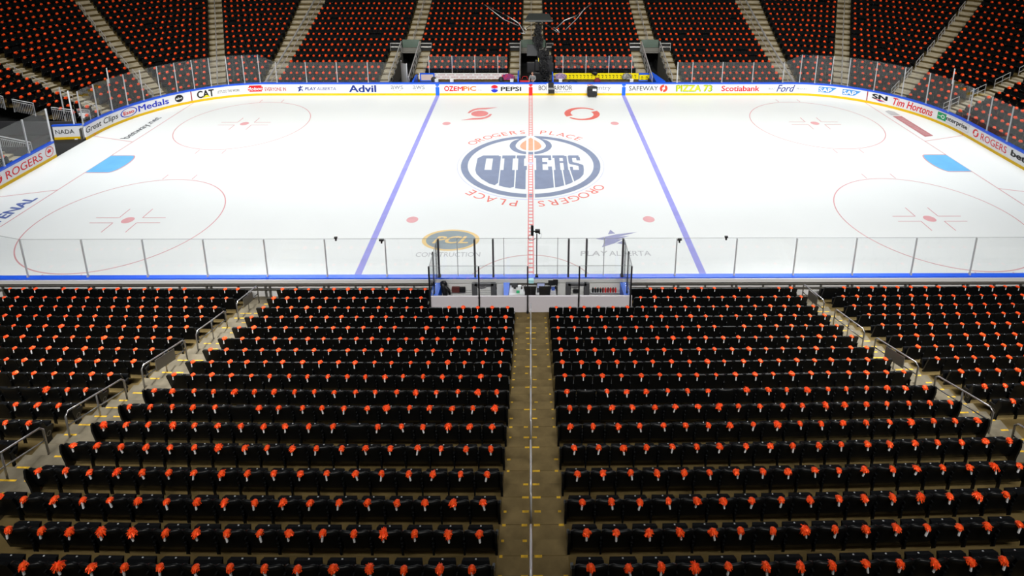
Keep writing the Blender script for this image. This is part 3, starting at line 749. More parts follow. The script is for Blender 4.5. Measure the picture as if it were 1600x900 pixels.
def endpanel(side):
    mb = MB(); prof = [(.02, .83), (.07, .83), (.15, .60), (.32, .54), (.32, .46), (.22, .36), (.22, 0), (.06, 0), (.06, .30), (.0, .66)]
    mb.prism(prof, lambda u, v, w: (w, u-.02, v), side*(W/2+.0), side*(W/2+.045))
    r = ring(MB(), lambda u, v: (side*(W/2+.048), .13+u, .42+v), .045, .065, n=20)
    return mb.mesh('end_panel', SEAT), r.mesh('emblem_ring', RING)
EP = {1: endpanel(1), -1: endpanel(-1)}
# simplified copy for the uncountable rest
def seat_low():
    mb = MB()
    mb.hexa([(-.258, .17, .22), (.258, .17, .22), (.258, .21, .22), (-.258, .21, .22), (-.26, .012, .80), (.26, .012, .80), (.26, .057, .80), (-.26, .057, .80)]); mb.m[-2] = 1
    mb.hexa([(-.26, .012, .80), (.26, .012, .80), (.26, .057, .80), (-.26, .057, .80), (-.215, -.005, .85), (.215, -.005, .85), (.215, .04, .85), (-.215, .04, .85)]); mb.m[-2] = 1
    mb.hexa([(-.25, .17, .36), (.25, .17, .36), (.25, .25, .32), (-.25, .25, .32), (-.225, .30, .58), (.225, .30, .58), (.205, .38, .545), (-.205, .38, .545)], 1)
    mb.box((0, .335, .567), (.022, .016, .012), 2)
    mb.box((W/2, .15, .51), (.04, .18, .035)); mb.box((W/2, .10, .26), (.03, .06, .50))
    return np.array(mb.v), mb.f, mb.m
def pom_mesh(seed, n=260, R=.076):
    rnd = random.Random(seed); mb = MB()
    sx, sy = rnd.uniform(.85, 1.25), rnd.uniform(.8, 1.05)
    for k in range(n):
        a = rnd.uniform(0, 2*PI); e = rnd.uniform(-.5, 1.45); l = R*rnd.uniform(.55, 1.0)*(1.15 if rnd.random() < .12 else 1); w = rnd.uniform(.005, .009)
        d = Vector((math.cos(a)*math.cos(e)*sx, math.sin(a)*math.cos(e)*sy, math.sin(e)*.62))
        s_ = d.cross(Vector((rnd.uniform(-1, 1), rnd.uniform(-1, 1), .6))).normalized()*w
        p1 = d*l*.55+Vector((0, 0, .012)); p2 = d*l+Vector((0, 0, -.028*rnd.uniform(.3, 1.6)))
        p0 = d*.01
        mb.quad([p0-s_, p0+s_, p1+s_, p1-s_]); mb.quad([p1-s_, p1+s_, p2+s_, p2-s_])
    mb.lathe([(.02, -.035), (.05, -.01), (.056, .012), (.035, .035), (.006, .045)], n=9)
    return mb
POM = [pom_mesh(s).mesh('tinsel', FOIL) for s in range(10)]
POMB = [pom_mesh(s+40, n=220, R=.105).mesh('tinsel', FOIL) for s in range(3)]
def handle_mesh(): return MB().lathe([(.012, -.15), (.019, -.147), (.019, -.02), (.012, 0)], n=10)
HM = handle_mesh().mesh('handle', HANDLE)
def pom_low():
    mb = MB(); rnd = random.Random(3)
    mb.lathe([(.02, -.035), (.065, -.022), (.085, .005), (.065, .035), (.025, .05)], n=8)
    v = np.array(mb.v); v *= 1+np.array([[rnd.uniform(-.2, .2)] for _ in v]); return v, mb.f, [0]*len(mb.f)
def pom_handle_low():
    mb = MB(); mb.box((0, 0, -.085), (.034, .02, .13)); return np.array(mb.v), mb.f, [1]*len(mb.f)

seats = []      # (position, rotation z, depth, info)
def near_row(i):
    out = []
    y = YB(i); z = TZ(i)
    def blk(x0, x1, n, code):
        w = (x1-x0)/n
        for k in range(n):
            x = x0+w*(k+.5); out.append((x, k, n, w, code))
    if i <= 2:
        blk(-10.32, -4.05, 12 if i == 2 else 12, 'L'); blk(4.05, 10.9, 13, 'R')
    else:
        blk(-10.32, -.62, 18, 'L'); blk(.68, 10.9, 19, 'R')
    blk(-21.4, -11.58, 18, 'LL'); blk(11.98, 21.9, 18, 'RR')
    res = []
    for (x, k, n, w, code) in out:
        p = NP(x, y, z, i)
        pr_ = project((p[0], p[1], p[2]+SH))
        if pr_ is None or not (-30 < pr_[0] < 1630 and -30 < pr_[1] < 935): continue
        cnt = {'L': n-k, 'R': k+1, 'LL': n-k, 'RR': k+1}[code]
        rz = math.atan(2*bow(i)*x)
        res.append(dict(p=p, rz=rz, d=pr_[2], px=pr_, code=code, cnt=cnt, row=i, w=w, endL=(k == 0), endR=(k == n-1)))
    return res
allnear = [s for i in range(1, 18) for s in near_row(i)]
vis = [s for s in allnear if 0 <= s['px'][0] < 1600 and s['px'][1] < 905]
vis.sort(key=lambda s: s['d'])
indiv = vis[:300]; ids = set(id(s) for s in indiv)
side_name = {'L': 'left of centre steps', 'R': 'right of centre steps', 'LL': 'left of left steps', 'RR': 'right of right steps'}
gname = {'L': 'black seats left of the centre steps', 'R': 'black seats right of the centre steps', 'LL': 'black seats beyond the left steps', 'RR': 'black seats beyond the right steps'}
def link_child(me, name, parent, loc=None):
    o = bpy.data.objects.new(name, me); C.objects.link(o); o.parent = parent
    if loc is not None: o.location = loc
    return o
for s in indiv:
    r_ = 18-s['row']
    t = thing('arena_seat', f"black folding seat, {nth(s['cnt'])} {side_name[s['code']]}, {nth(r_)} row up from bottom", 'seat', s['p'], s['rz'], gname[s['code']])
    t.scale = (s['w']/W, 1, 1)
    link_child(sm['backrest'], 'backrest', t); link_child(sm['seat_pan'], 'seat_pan', t)
    link_child(sm['number_plate'], 'number_plate', t)['label'] = 'small white number plate'
    if not s['endR']: link_child(sm['armrest'], 'armrest', t)
    if s['endL']:
        e = link_child(EP[-1][0], 'end_panel', t); link_child(EP[-1][1], 'emblem_ring', e)
    if s['endR']:
        e = link_child(EP[1][0], 'end_panel', t); link_child(EP[1][1], 'emblem_ring', e)

# pom-poms on the individual seats
rnd = random.Random(11)
pom_rest = []
def pom_place(s):
    return (s['p'][0]+rnd.uniform(-.03, .03), s['p'][1]+rnd.uniform(-.01, .01), s['p'][2]+SH+rnd.uniform(.0, .012))
npom = 0
for s in sorted(allnear, key=lambda s: s['d']):
    if rnd.random() < .012: continue
    if s['row'] == 1 and rnd.random() < .15: continue
    p = pom_place(s)
    if id(s) in ids and npom < 300:
        npom += 1; big = rnd.random() < .08
        t = thing('pom_pom', f"orange tinsel pom-pom on the {nth(s['cnt'])} seat {side_name[s['code']]}, {nth(18-s['row'])} row up", 'pom-pom', p, rnd.uniform(-.35, .35), 'orange pom-poms on '+gname[s['code']])
        o = link_child(rnd.choice(POMB if big else POM), 'tinsel', t); o.rotation_euler = (0, 0, rnd.uniform(0, 6.28))
        o.scale = (1, 1, rnd.uniform(.75, 1.15))
        h = link_child(HM, 'handle', t, (0, -.035, -.005)); h.rotation_euler = (rnd.uniform(-.05, .1), rnd.uniform(-.22, .22), 0)
        h['label'] = 'short white plastic handle'
    else: pom_rest.append((p, rnd.uniform(-.25, .25), rnd.uniform(.72, .95) if rnd.random() > .04 else 1.05, True))

# ================================================================= FAR STANDS
def ZF(j): return 1.12+.24*j+.0037*j*j       # top of the backrest
def TZF(j): return ZF(j)-SH
def OFF(j): return .95+.9*j
NROW = 23
AIS = [(0, None), ]
# aisle centres: straight ones by x, corner ones by angle
CORNER = [math.radians(a) for a in (25.3, 50.0, 73.4)]
TUN = [(-11.95, -10.25), (-.95, 1.42), (10.25, 11.95)]
S_L = -(L1+LA)     # angle 90 on the left
def s_to(sv, j):    # arc position at row offset for corner -> path s
    return sv
mb = MB(); st = MB()
def far_strip(m_, s0, s1, j, step=.9):
    o0 = OFF(j)-.72-.03; o1 = OFF(j)+.18-.03
    if j == 0: o0 = .36
    ss = srange(s0, s1, step)
    for a, c in zip(ss, ss[1:]):
        m_.quad([P(a, o0, TZF(j)), P(c, o0, TZF(j)), P(c, o1, TZF(j)), P(a, o1, TZF(j))])
        zb = TZF(j-1) if j > 0 else -.1
        m_.quad([P(a, o0, zb), P(c, o0, zb), P(c, o0, TZF(j)), P(a, o0, TZF(j))])
SEND_R = L1+LA+9
def send_l(j): return -(L1+LA-.45)
for j in range(NROW):
    segs = []
    if j <= 1: segs = [(send_l(j), -9.75), (10.6, SEND_R)]
    else: segs = [(send_l(j), SEND_R)]
    out = []
    for a, c in segs:
        if j <= 6:
            cur = a
            for t0, t1 in TUN:
                if t1 <= cur or t0 >= c: continue
                if t0 > cur: out.append((cur, t0))
                cur = max(cur, t1)
            if cur < c: out.append((cur, c))
        else: out.append((a, c))
    for a, c in out: far_strip(mb, a, c, j)
fs_ = mb.build('far_stand_terrace', CONC); fs_['kind'] = 'structure'
# tunnel walls, lintels and dark floors in the far stand
mb = MB()
for ti, (t0, t1) in enumerate(TUN):
    for x in (t0, t1):
        for j in range(0 if ti != 1 else 2, 7):
            a = OFF(j)-.75 if j else .4; c = OFF(j)+.15
            mb.span((x-.06, HW+a, -.1), (x+.06, HW+c, TZF(j)+.25))
    yb_ = HW+OFF(7)-.75
    mb.span((t0, yb_-.10, TZF(7)-.02), (t1, yb_+.02, TZF(7)+.28))
    mb.span((t0-.1, yb_-.30, TZF(7)-.16), (t1+.1, yb_-.02, TZF(7)-.02))
tw = mb.build('tunnel_parapet', mat('parapet', (.16, .155, .14), .7)); tw['kind'] = 'structure'
mb = MB()
for t0, t1 in TUN:
    yb_ = HW+OFF(7)-.75
    mb.span((t0, yb_+2.5, -.1), (t1, yb_+2.6, TZF(7))); mb.span((t0-.1, HW+.4, -.1), (t0+.02, yb_+2.5, .9)); mb.span((t1-.02, HW+.4, -.1), (t1+.1, yb_+2.5, .9))
    mb.span((t0, HW+.4, -.09), (t1, yb_+2.5, -.05))
tw = mb.build('tunnel_lining', RUB); tw['kind'] = 'structure'

# far aisle steps (half-steps between the treads, light edges)
LT = mat('far_step_concrete', (.46, .41, .31), .8, 0, .03, noise=.2, scale=3)
mb = MB()
def far_steps(fn_s, j0, j1):
    for j in range(j0, j1):
        s0, s1 = fn_s(j)
        ss = srange(s0, s1, .7); z = TZF(j); dz = TZF(j+1)-z; o1 = OFF(j)+.147; o0 = o1-.44
        for a, c in zip(ss, ss[1:]):
            mb.hexa([P(a, o1, z), P(c, o1, z), P(c, o0, z), P(a, o0, z), P(a, o1, z+dz/2), P(c, o1, z+dz/2), P(c, o0, z+dz/2), P(a, o0, z+dz/2)])
            of = OFF(j)-.72
            mb.hexa([P(a, o0, z), P(c, o0, z), P(c, of, z), P(a, of, z), P(a, o0, z+.012), P(c, o0, z+.012), P(c, of, z+.012), P(a, of, z+.012)])
def arc_s(ang, half):   # aisle of constant real width at row offset: convert metres at the offset to path s
    def f(j):
        k = RC/(RC+OFF(j)); s_ = L1+ang*RC; return s_-half*k, s_+half*k
    return f
for sg in (-1, 1):
    for ang in CORNER:
        f = arc_s(ang, .62); far_steps((lambda j, f=f: f(j)) if sg > 0 else (lambda j, f=f: (-f(j)[1], -f(j)[0])), 0, NROW-1)
    far_steps(lambda j: (21.45, 22.75) if sg > 0 else (-22.75, -21.45), 0, NROW-1)
far_steps(lambda j: (-12.98, -12.0), 0, 7); far_steps(lambda j: (-10.2, -9.25), 2, 7); far_steps(lambda j: (-11.85, -10.45), 7, NROW-1)
far_steps(lambda j: (12.0, 12.98), 0, 7); far_steps(lambda j: (9.25, 10.2), 2, 7); far_steps(lambda j: (10.35, 11.85), 7, NROW-1)
far_steps(lambda j: (-1.85, -1.0), 2, 7); far_steps(lambda j: (1.48, 1.88), 2, 7); far_steps(lambda j: (-.75, 1.2), 7, NROW-1)
fst = mb.build('far_aisle_steps', LT); fst['kind'] = 'structure'

# far seats
far_seats = []
def add_far(s, j, w):
    p, n = path(s, OFF(j)); z = TZF(j)
    pr_ = project((p[0], p[1], z+SH))
    if pr_ is None or not (-25 < pr_[0] < 1625 and -12 < pr_[1] < 400): return
    far_seats.append(((p[0], p[1], z), math.atan2(-n[0], n[1])+PI, j))
def fill(s0, s1, j, k=1.0):
    L = (s1-s0)/k; n = int(L/.545)
    if n < 1: return
    w = (s1-s0)/n
    for i in range(n): add_far(s0+w*(i+.5), j, w)
for j in range(NROW):
    up = j >= 7
    for sg in (-1, 1):
        def F2(a, c, k=1.0):
            if sg > 0: fill(a, c, j, k)
            else: fill(-c, -a, j, k)
        # centre block
        if j >= 2:
            if up: F2(1.22 if sg > 0 else .80, 10.3, 1)
            else: F2(1.92, 9.2, 1)
        F2((11.9 if up else 13.0), 21.42, 1)
        k = RC/(RC+OFF(j))
        edges = [L1+.80]+[x for a in CORNER for x in (L1+a*RC-.66*k, L1+a*RC+.66*k)]+[L1+LA-.5 if sg < 0 else L1+LA]
        for a, c in zip(edges[::2], edges[1::2]): F2(a, c, k)
        if sg > 0: F2(L1+LA, L1+LA+8, 1)
# a few seats low beside the stairs at the left end
for k_ in range(3): far_seats.append(((-31.9-.9*0, -1.2-.55*k_, .15), math.radians(90)+PI, 0))

def stack(name, items, lowsets, mats, label, cat, group):
    V = []; Fc = []; M_ = []; n = 0
    for (p, rz, sc_, which) in items:
        ca, sa = math.cos(rz), math.sin(rz)
        for (v, f, m_) in [lowsets[w] for w in which]:
            q = v*sc_; x = q[:, 0]*ca-q[:, 1]*sa+p[0]; y = q[:, 0]*sa+q[:, 1]*ca+p[1]; z = q[:, 2]+p[2]
            V.append(np.stack([x, y, z], 1)); Fc += [tuple(n+i for i in t_) for t_ in f]; M_ += m_; n += len(v)
    V = np.concatenate(V)
    me = bpy.data.meshes.new(name); me.from_pydata(V.tolist(), [], Fc)
    for m_ in mats: me.materials.append(m_)
    me.polygons.foreach_set('material_index', M_); me.update()
    o = bpy.data.objects.new(name, me); C.objects.link(o); tag(o, label, cat, group, 'stuff'); return o
low = seat_low()
rest = [(s['p'], s['rz'], 1, (0,)) for s in allnear if id(s) not in ids]+[(p, rz, 1, (0,)) for p, rz, j in far_seats]
stack('arena_seats', rest, [low], [SEAT, SEATF, PLATE], 'rows of black folding seats filling the far stands and the nearer rows by the ice', 'seats', None)
rnd = random.Random(5)
items = [(p, rz, sc_, (0, 1)) for p, rz, sc_, h in [(a, b_, c_, d_) for a, b_, c_, d_ in pom_rest]]
items = [((p[0], p[1]-.0, p[2]), rz, sc_, w) for p, rz, sc_, w in items]
for p, rz, j in far_seats:
    if rnd.random() < (.10 if j in (5,) else .025): continue
    nrm = (-math.sin(rz), math.cos(rz))
    items.append(((p[0]+nrm[0]*.02+rnd.uniform(-.04, .04), p[1]+nrm[1]*.02, p[2]+SH+.03), rnd.uniform(0, 6), 1.38*rnd.uniform(.88, 1.12), (2,)))
pl, ph = pom_low(), pom_handle_low()
pf = (pl[0]*np.array([1, 1, 1.75]), pl[1], pl[2])
ph[0][:, 1] -= .07
stack('pom_poms', items, [pl, ph, pf], [FOIL, HANDLE], 'orange pom-poms hung on the seats of the far stands and the rows by the ice', 'pom-poms', None)

# ================================================================= HANDRAILS
def rail_near(x, i0, i1, label, group, sign_panel=False, m=STEEL, mid=True, hook=True, h=.90):
    def zt(i):
        a = int(math.floor(i)); fr = i-a; a = max(1, min(17, a)); return TZ(a)+(TZ(a+1)-TZ(a))*fr
    def pt(i, dz): return Vector(NP(x, YB(1)-.9*(i-1)+.25, zt(i)+dz, max(1, i)))
    b0 = pt(i0, 0)
    t = thing('handrail', label, 'handrail', b0, 0, group)
    def L(v): return v-b0
    pts = [pt(i0, .50) if hook else pt(i0, .0)]+[pt(i0, h-.06), pt(i0+.08, h)]+[pt(i0+(i1-i0)*k/4, h) for k in range(1, 4)]+[pt(i1-.10, h), pt(i1, h-.06), pt(i1, 0)]
    pts = [pt(i0, 0), pt(i0, h-.08), pt(i0+.1, h)]+[pt(i0+(i1-i0)*k/4, h) for k in range(1, 4)]+[pt(i1-.12, h), pt(i1, h-.10), pt(i1, 0)]
    MB().tube([L(p) for p in pts], .024, 8).build('top_rail', m, t, smooth=True)
    if mid:
        MB().tube([L(pt(i0, h-.38)), L(pt(i1, h-.38))], .019, 8).build('mid_rail', m, t, smooth=True)
        im = (i0+i1)/2; MB().tube([L(pt(im, 0)), L(pt(im, h))], .021, 8).build('post', m, t, smooth=True)
    if sign_panel:
        a, c = i0+(i1-i0)*.28, i0+(i1-i0)*.72
        p0, p1, p2, p3 = L(pt(a, h-.46)), L(pt(c, h-.46)), L(pt(c, h-.06)), L(pt(a, h-.06))
        e = Vector((.025 if x < 0 else -.025, 0, 0)); o = MB().hexa([p0, p1, p1+e, p0+e, p3, p2, p2+e, p3+e]).build('sign_panel', mat('sign_back', (.20, .19, .165), .5), t, bevel=.01); o['label'] = 'grey back of a sign plate'
    return t
segs = [(1.1, 3.0), (3.9, 6.0), (6.7, 9.0), (9.8, 12.0), (12.7, 15.0)]
for sx, nm in ((-11.15, 'left'), (11.2, 'right')):
    for k, (a, c) in enumerate(segs):
        rail_near(sx, a, c, f'{nth(k+1)} steel handrail from the ice on the {nm} steps'+(' with a grey plate' if k in (0, 2) else ''), f'handrails on the {nm} steps', sign_panel=k in (0, 2))
WST = mat('bright_steel', (.62, .62, .64), .3, .5)
for k, (a, c) in enumerate([(3.1, 4.0), (4.8, 6.3), (7.0, 9.6), (10.1, 12.2), (13.1, 15.2), (16.2, 17.9)]):
    rail_near(.0, a, c, f'{nth(k+1)} slim bright handrail from the ice up the centre steps', 'handrails up the centre steps', m=WST, mid=False)
def far_rail(s_fn, j0, j1, label, group=None, r=.03, h=.9, m=None, double=0, posts=True):
    p0 = Vector(P(s_fn(j0), OFF(j0), TZF(j0)))
    t = thing('handrail', label, 'handrail', p0, 0, group)
    pts = [Vector(P(s_fn(j), OFF(j), TZF(j)+h))-p0 for j in np.linspace(j0, j1, max(2, int(j1-j0)+1))]
    MB().tube([Vector(P(s_fn(j0), OFF(j0), TZF(j0)))-p0]+pts+[Vector(P(s_fn(j1), OFF(j1), TZF(j1)))-p0], r, 6).build('top_rail', m or WST, t)
    MB().tube([p-Vector((0, 0, .38)) for p in pts], r*.8, 6).build('mid_rail', m or WST, t)
    if posts:
        jm = (j0+j1)/2; MB().tube([Vector(P(s_fn(jm), OFF(jm), TZF(jm)))-p0, Vector(P(s_fn(jm), OFF(jm), TZF(jm)+h))-p0], r*.8, 6).build('post', m or WST, t)
    return t
for sg, nm in ((-1, 'left'), (1, 'right')):
    for ci, (ang, where) in enumerate(zip(CORNER, ('nearest the straight', 'in the middle of the curve', 'nearest the end'))):
        sc0 = sg*(L1+ang*RC)
        if ci == 0:
            for k, (a, c) in enumerate(((0, 2), (3, 7), (8, 12), (13, 17))):
                far_rail(lambda j: sc0, a, c, f'{nth(k+1)} bright handrail up the far {nm} corner steps {where}', 'handrails up the curved stands')
        else:
            for k, (a, c) in enumerate([(.2, 1.8), (3, 4.6), (5.6, 7.2), (8.2, 9.8), (10.8, 12.4), (13.4, 15), (16, 17.6)]):
                k_ = lambda j: RC/(RC+OFF(j))
                far_rail(lambda j: sc0-.5*k_(j)*1, a, c, f'{nth(k+1)} short looped handrail up the far {nm} corner steps {where}', 'handrails up the curved stands', r=.028)
    # heavy stair rail at the end of the straight
    sx = 22.35*sg
    t = thing('stair_rail', f'long heavy silver sloping rail at the {nm} end of the far straight stand', 'handrail', P(sx-.25*sg, .7, 0))
    o0 = Vector(P(sx-.25*sg, .7, 0))
    for dxx, rr, nme in ((0, .085, 'beam'), (-.42*sg, .04, 'side_rail')):
        MB().tube([Vector(P(sx-.25*sg+dxx, OFF(j), TZF(j)+1.0))-o0 for j in (-.6, 3, 7, 11, 15, 18)], rr, 8).build(nme, WST, t)
    mb = MB()
    for j in (0, 4, 8, 12): mb.tube([Vector(P(sx-.25*sg, OFF(j), TZF(j)))-o0, Vector(P(sx-.25*sg, OFF(j), TZF(j)+1.0))-o0], .03, 6)
    mb.build('rail_posts', WST, t)
for x, nm in ((-11.1, 'left'), (.05, 'centre'), (11.1, 'right')):
    for k, (a, c) in enumerate(((7.6, 9.6), (10.4, 13), (13.8, 17))):
        far_rail(lambda j: x, a, c, f'{nth(k+1)} slim white handrail above the {nm} tunnel of the far stand', 'handrails above the far tunnels', r=.028)
# tunnel rails
for (t0, t1), nm in zip(TUN, ('left', 'centre', 'right')):
    for x, sd in ((t0, 'left'), (t1, 'right')):
        if nm == 'centre' and sd == 'right': continue
        t = thing('tunnel_rail', f'sloping silver rail down the {sd} side of the {nm} tunnel in the far stand', 'handrail', (x, HW+.9, .3))
        j0 = 0 if nm != 'centre' else 2
        pts = [Vector((x, HW+OFF(j)-.3, TZF(j)+1.15)) for j in (j0, 2.5, 4, 6.2)]
        o0 = Vector((x, HW+.9, .3))
        MB().tube([p-o0 for p in pts], .06, 8).build('top_rail', WST, t)
        MB().tube([p-o0-Vector((0, 0, .45)) for p in pts], .03, 8).build('mid_rail', WST, t)
        for p in pts: MB().tube([p-o0, p-o0-Vector((0, 0, 1.0))], .03, 6).build('post', WST, t)
    for x0, x1, sd in ((t0-1.05, t0-.05, 'left'), (t1+.05, t1+1.05 if nm != 'centre' else t1+.65, 'right')):
        y = HW+OFF(6)+.10; z = TZF(7)+.0
        t = thing('guard_rail', f'white two-bar guard rail {sd} of the {nm} tunnel mouth in the far stand', 'guard rail', (x0, y, z))
        MB().tube([(0, 0, 0), (0, 0, .72), (x1-x0, 0, .72), (x1-x0, 0, 0)], .035, 6).build('frame', WST, t)
        MB().tube([(0, 0, .36), (x1-x0, 0, .36)], .03, 6).build('mid_rail', WST, t)
        MB().span((.05, .02, -.02), (x1-x0-.05, .04, .66)).build('infill_panel', RUB, t)
    y = HW+OFF(7)-.72
    mb = MB().span((t0+.05, y, TZF(7)+.30), (t1-.05, y+.012, TZF(7)+1.05)); tag(mb.build('safety_glass', mat('green_glass', (.10, .14, .115), .15, 0, .5)), f'greenish glass guard above the {nm} tunnel of the far stand', 'glass panel')
# curved grey gate at the foot of the left and right tunnels
mb = MB()
t = thing('bench_gate', 'tall grey curved gate panel at the foot of the left tunnel beside the benches', 'gate', (-10.9, HW+1.2, 0))
mb = MB()
for k in range(8):
    a0, a1 = PI*.55+PI*.5*k/8, PI*.55+PI*.5*(k+1)/8
    mb.hexa([(.75*math.cos(a0)+.6, -.75*math.sin(a0)+.4, .1), (.75*math.cos(a1)+.6, -.75*math.sin(a1)+.4, .1), (.72*math.cos(a1)+.6, -.72*math.sin(a1)+.4, .1), (.72*math.cos(a0)+.6, -.72*math.sin(a0)+.4, .1),
             (.75*math.cos(a0)+.6, -.75*math.sin(a0)+.4, 2.5), (.75*math.cos(a1)+.6, -.75*math.sin(a1)+.4, 2.5), (.72*math.cos(a1)+.6, -.72*math.sin(a1)+.4, 2.5), (.72*math.cos(a0)+.6, -.72*math.sin(a0)+.4, 2.5)])
mb.build('panel', mat('gate_grey', (.22, .22, .22), .35, .3), t)
for a in (PI*.55, PI*1.05): MB().tube([(.75*math.cos(a)+.6, -.75*math.sin(a)+.4, 0), (.75*math.cos(a)+.6, -.75*math.sin(a)+.4, 2.55)], .04, 8).build('post', WST, t)

# ================================================================= BENCHES
YBW = HW+2.05
for x, nm in ((-9.4, 'left'), (1.95, 'right')):
    pass
mb = MB(); mb.span((-9.7, HW+.3, -.1), (-1.05, YBW, .18)); mb.span((1.95, HW+.3, -.1), (10.5, YBW, .18)); o = mb.build('bench_floor', DKGREY); o['kind'] = 'structure'
def banner(name, label, x0, x1, m, z0=.66, z1=1.30):
    t = thing(name, label, 'banner', (x0, YBW, z0))
    return t
def panel_mb(x0, x1, z0=.66, z1=1.30): return MB().span((0, -.03, 0), (x1-x0, .03, z1-z0))
w_ = banner('bench_banner', 'long white banner with rows of tiny lettering behind the left bench', -9.65, -1.95, mat('banner_white', (.72, .70, .72), .5))
mb = panel_mb(-9.65, -1.95)
for r_ in range(3):
    x = .1+.35*(r_ % 2)
    while x < 7.2:
        [rectp(mb, x+q, .09+.2*r_, x+q+w__, .14+.2*r_, lambda u, v: (u, -.036, v), 1) for q, w__ in ((0, .10), (.12, .06), (.20, .13), (.36, .09), (.47, .12))]; x += .78
mb.build('panel', [mat('banner_white', (.72, .70, .72), .5), mat('paint_dull_red', (.38, .10, .13), .5)], w_)
f_ = thing('framed_banner', 'blue framed small banner at the left end of the left bench', 'banner', (-9.55, YBW-.05, .60))
MB().span((0, -.03, 0), (1.25, .0, .74)).build('frame', BLUE, f_); MB().span((.1, -.045, .1), (1.15, -.03, .62)).build('panel', mat('banner_peach', (.62, .50, .48), .5), f_)
y_ = banner('bench_banner', 'long bright yellow banner with repeated dark emblems behind the right bench', 1.95, 9.35, mat('banner_yellow', (.90, .74, .0), .5))
mb = panel_mb(1.95, 9.35)
for k in range(23):
    x = .18+k*.315
    fn = (lambda a: lambda u, v: (a+u, -.036, v))(x)
    ring(mb, fn, .03, .075, -.2*PI, 1.05*PI, n=16, cy=.42, sy=.9, m=1); rectp(mb, -.02, .22, .03, .36, fn, 1); rectp(mb, -.10, .07, .10, .12, fn, 1); rectp(mb, -.11, .47, -.02, .50, fn, 1)
mb.build('panel', [mat('banner_yellow', (.90, .74, .0), .5), ink('black')], y_)
f_ = thing('framed_banner', 'blue framed small yellow banner at the right end of the right bench', 'banner', (9.35, YBW-.05, .60))
MB().span((0, -.03, 0), (1.15, .0, .74)).build('frame', BLUE, f_); MB().span((.05, -.045, .12), (.92, -.03, .58)).build('panel', mat('banner_yellow', (.90, .74, .0), .5), f_)
mb = MB()
for x in (.28, .68): ring(mb, (lambda a: lambda u, v: (a+u, -.05, v))(x), .03, .09, -.2*PI, 1.05*PI, n=14, cy=.36); rectp(mb, x-.1, .18, x+.1, .23, lambda u, v: (u, -.05, v))
mb.build('banner_emblems', ink('black'), f_)
for x0, x1, nm in ((-9.4, -2.0, 'left'), (2.1, 9.3, 'right')):
    t = thing('team_bench', f'long grey player bench below the {nm} banner', 'bench', (x0, YBW-.5, .18))
    MB().span((0, -.2, .38), (x1-x0, .2, .45)).build('seat', mat('bench_grey', (.14, .14, .14), .6), t)
    for k in range(4): MB().span(((x1-x0)*(.04+.30*k), -.15, 0), ((x1-x0)*(.04+.30*k)+.06, .15, .38)).build('leg', DKGREY, t)
    xs = [-8.75, -6.77, -4.8, -2.83] if nm == 'left' else [2.78, 4.76, 6.74, 8.72]
    for k, x in enumerate(xs):
        mb = MB().box((x, YBW+.06, 1.5), (.05, .06, 2.72)); tag(mb.build('glass_post', WST), f'{nth(k+1)} white post from the left in the glass behind the {nm} bench', 'glass post', f'posts behind the {nm} bench')
    e = [(-9.3 if nm == 'left' else 2.1)]+xs+[(-2.0 if nm == 'left' else 9.3)]
    for k in range(5):
        mb = MB().span((e[k]+.02, YBW+.06, 1.30), (e[k+1]-.02, YBW+.073, 2.82)); tag(mb.build('safety_glass', GLASS), f'{nth(k+1)} clear pane from the left behind the {nm} bench', 'glass panel', f'panes behind the {nm} bench')
for x, nm in ((-1.05, 'left'), (1.86, 'right')):
    tag(MB().span((x-.05, HW+.3, 0), (x+.05, YBW, 1.55)).build('bench_divider', BLUE), f'blue panel on the {nm} side of the gap between the benches', 'divider')
tag(MB().span((-9.9, HW+.3, 0), (-9.75, YBW, 1.2)).build('bench_divider', BLUE), 'blue panel closing the far left end of the left bench', 'divider')
tag(MB().hexa([(10.5, HW+.3, 0), (11.3, HW+.3, 0), (10.6, YBW+.6, 0), (10.5, YBW+.6, 0), (10.5, HW+.3, 1.15), (11.3, HW+.3, 1.15), (10.6, YBW+.6, 1.25), (10.5, YBW+.6, 1.25)]).build('bench_divider', BLUE), 'slanting blue panel at the mouth of the right tunnel', 'divider')
# loose kit along the benches
def blob(name, label, cat, c, r, m, seed=0, sub=2, squash=(1, 1, 1)):
    rn = random.Random(seed); mb = MB(); n, k = 12, 7
    for j in range(k+1):
        ph_ = PI*j/k
        for i in range(n):
            th = 2*PI*i/n; rr = 1+.18*math.sin(3*th+seed)+.12*rn.uniform(-1, 1)
            mb.v.append((r*squash[0]*rr*math.sin(ph_)*math.cos(th), r*squash[1]*rr*math.sin(ph_)*math.sin(th), r*squash[2]*math.cos(ph_)))
    for j in range(k):
        for i in range(n): mb.f.append((j*n+i, j*n+(i+1) % n, (j+1)*n+(i+1) % n, (j+1)*n+i)); mb.m.append(0)
    o = mb.build(name, m, smooth=True, loc=c); tag(o, label, cat); return o
JP = mat('jersey_pink', (.55, .03, .08), .7, col2=(.05, .04, .22), scale=9)
def jersey(label, x, z, w, m):
    t = thing('jersey', label, 'clothing', (x, YBW-.12, z))
    mb = MB(); prof = [(-.5, .0), (-.5, .75), (-.3, .95), (-.1, 1.0), (.1, 1.0), (.3, .95), (.5, .75), (.5, 0)]
    mb.prism(prof, lambda u, v, w_: (u*w, w_, v*.55), -.06, .03); mb.build('body', m, t, bevel=.02)
    for sg in (-1, 1): MB().tube([(sg*w*.42, -.02, .48), (sg*w*.62, -.06, .30), (sg*w*.60, -.05, .08)], [.07, .06, .05], 8).build('sleeve', m, t)
    return t
jersey('dark red and blue jersey draped at the right end of white banner', -1.95, .75, .85, JP)
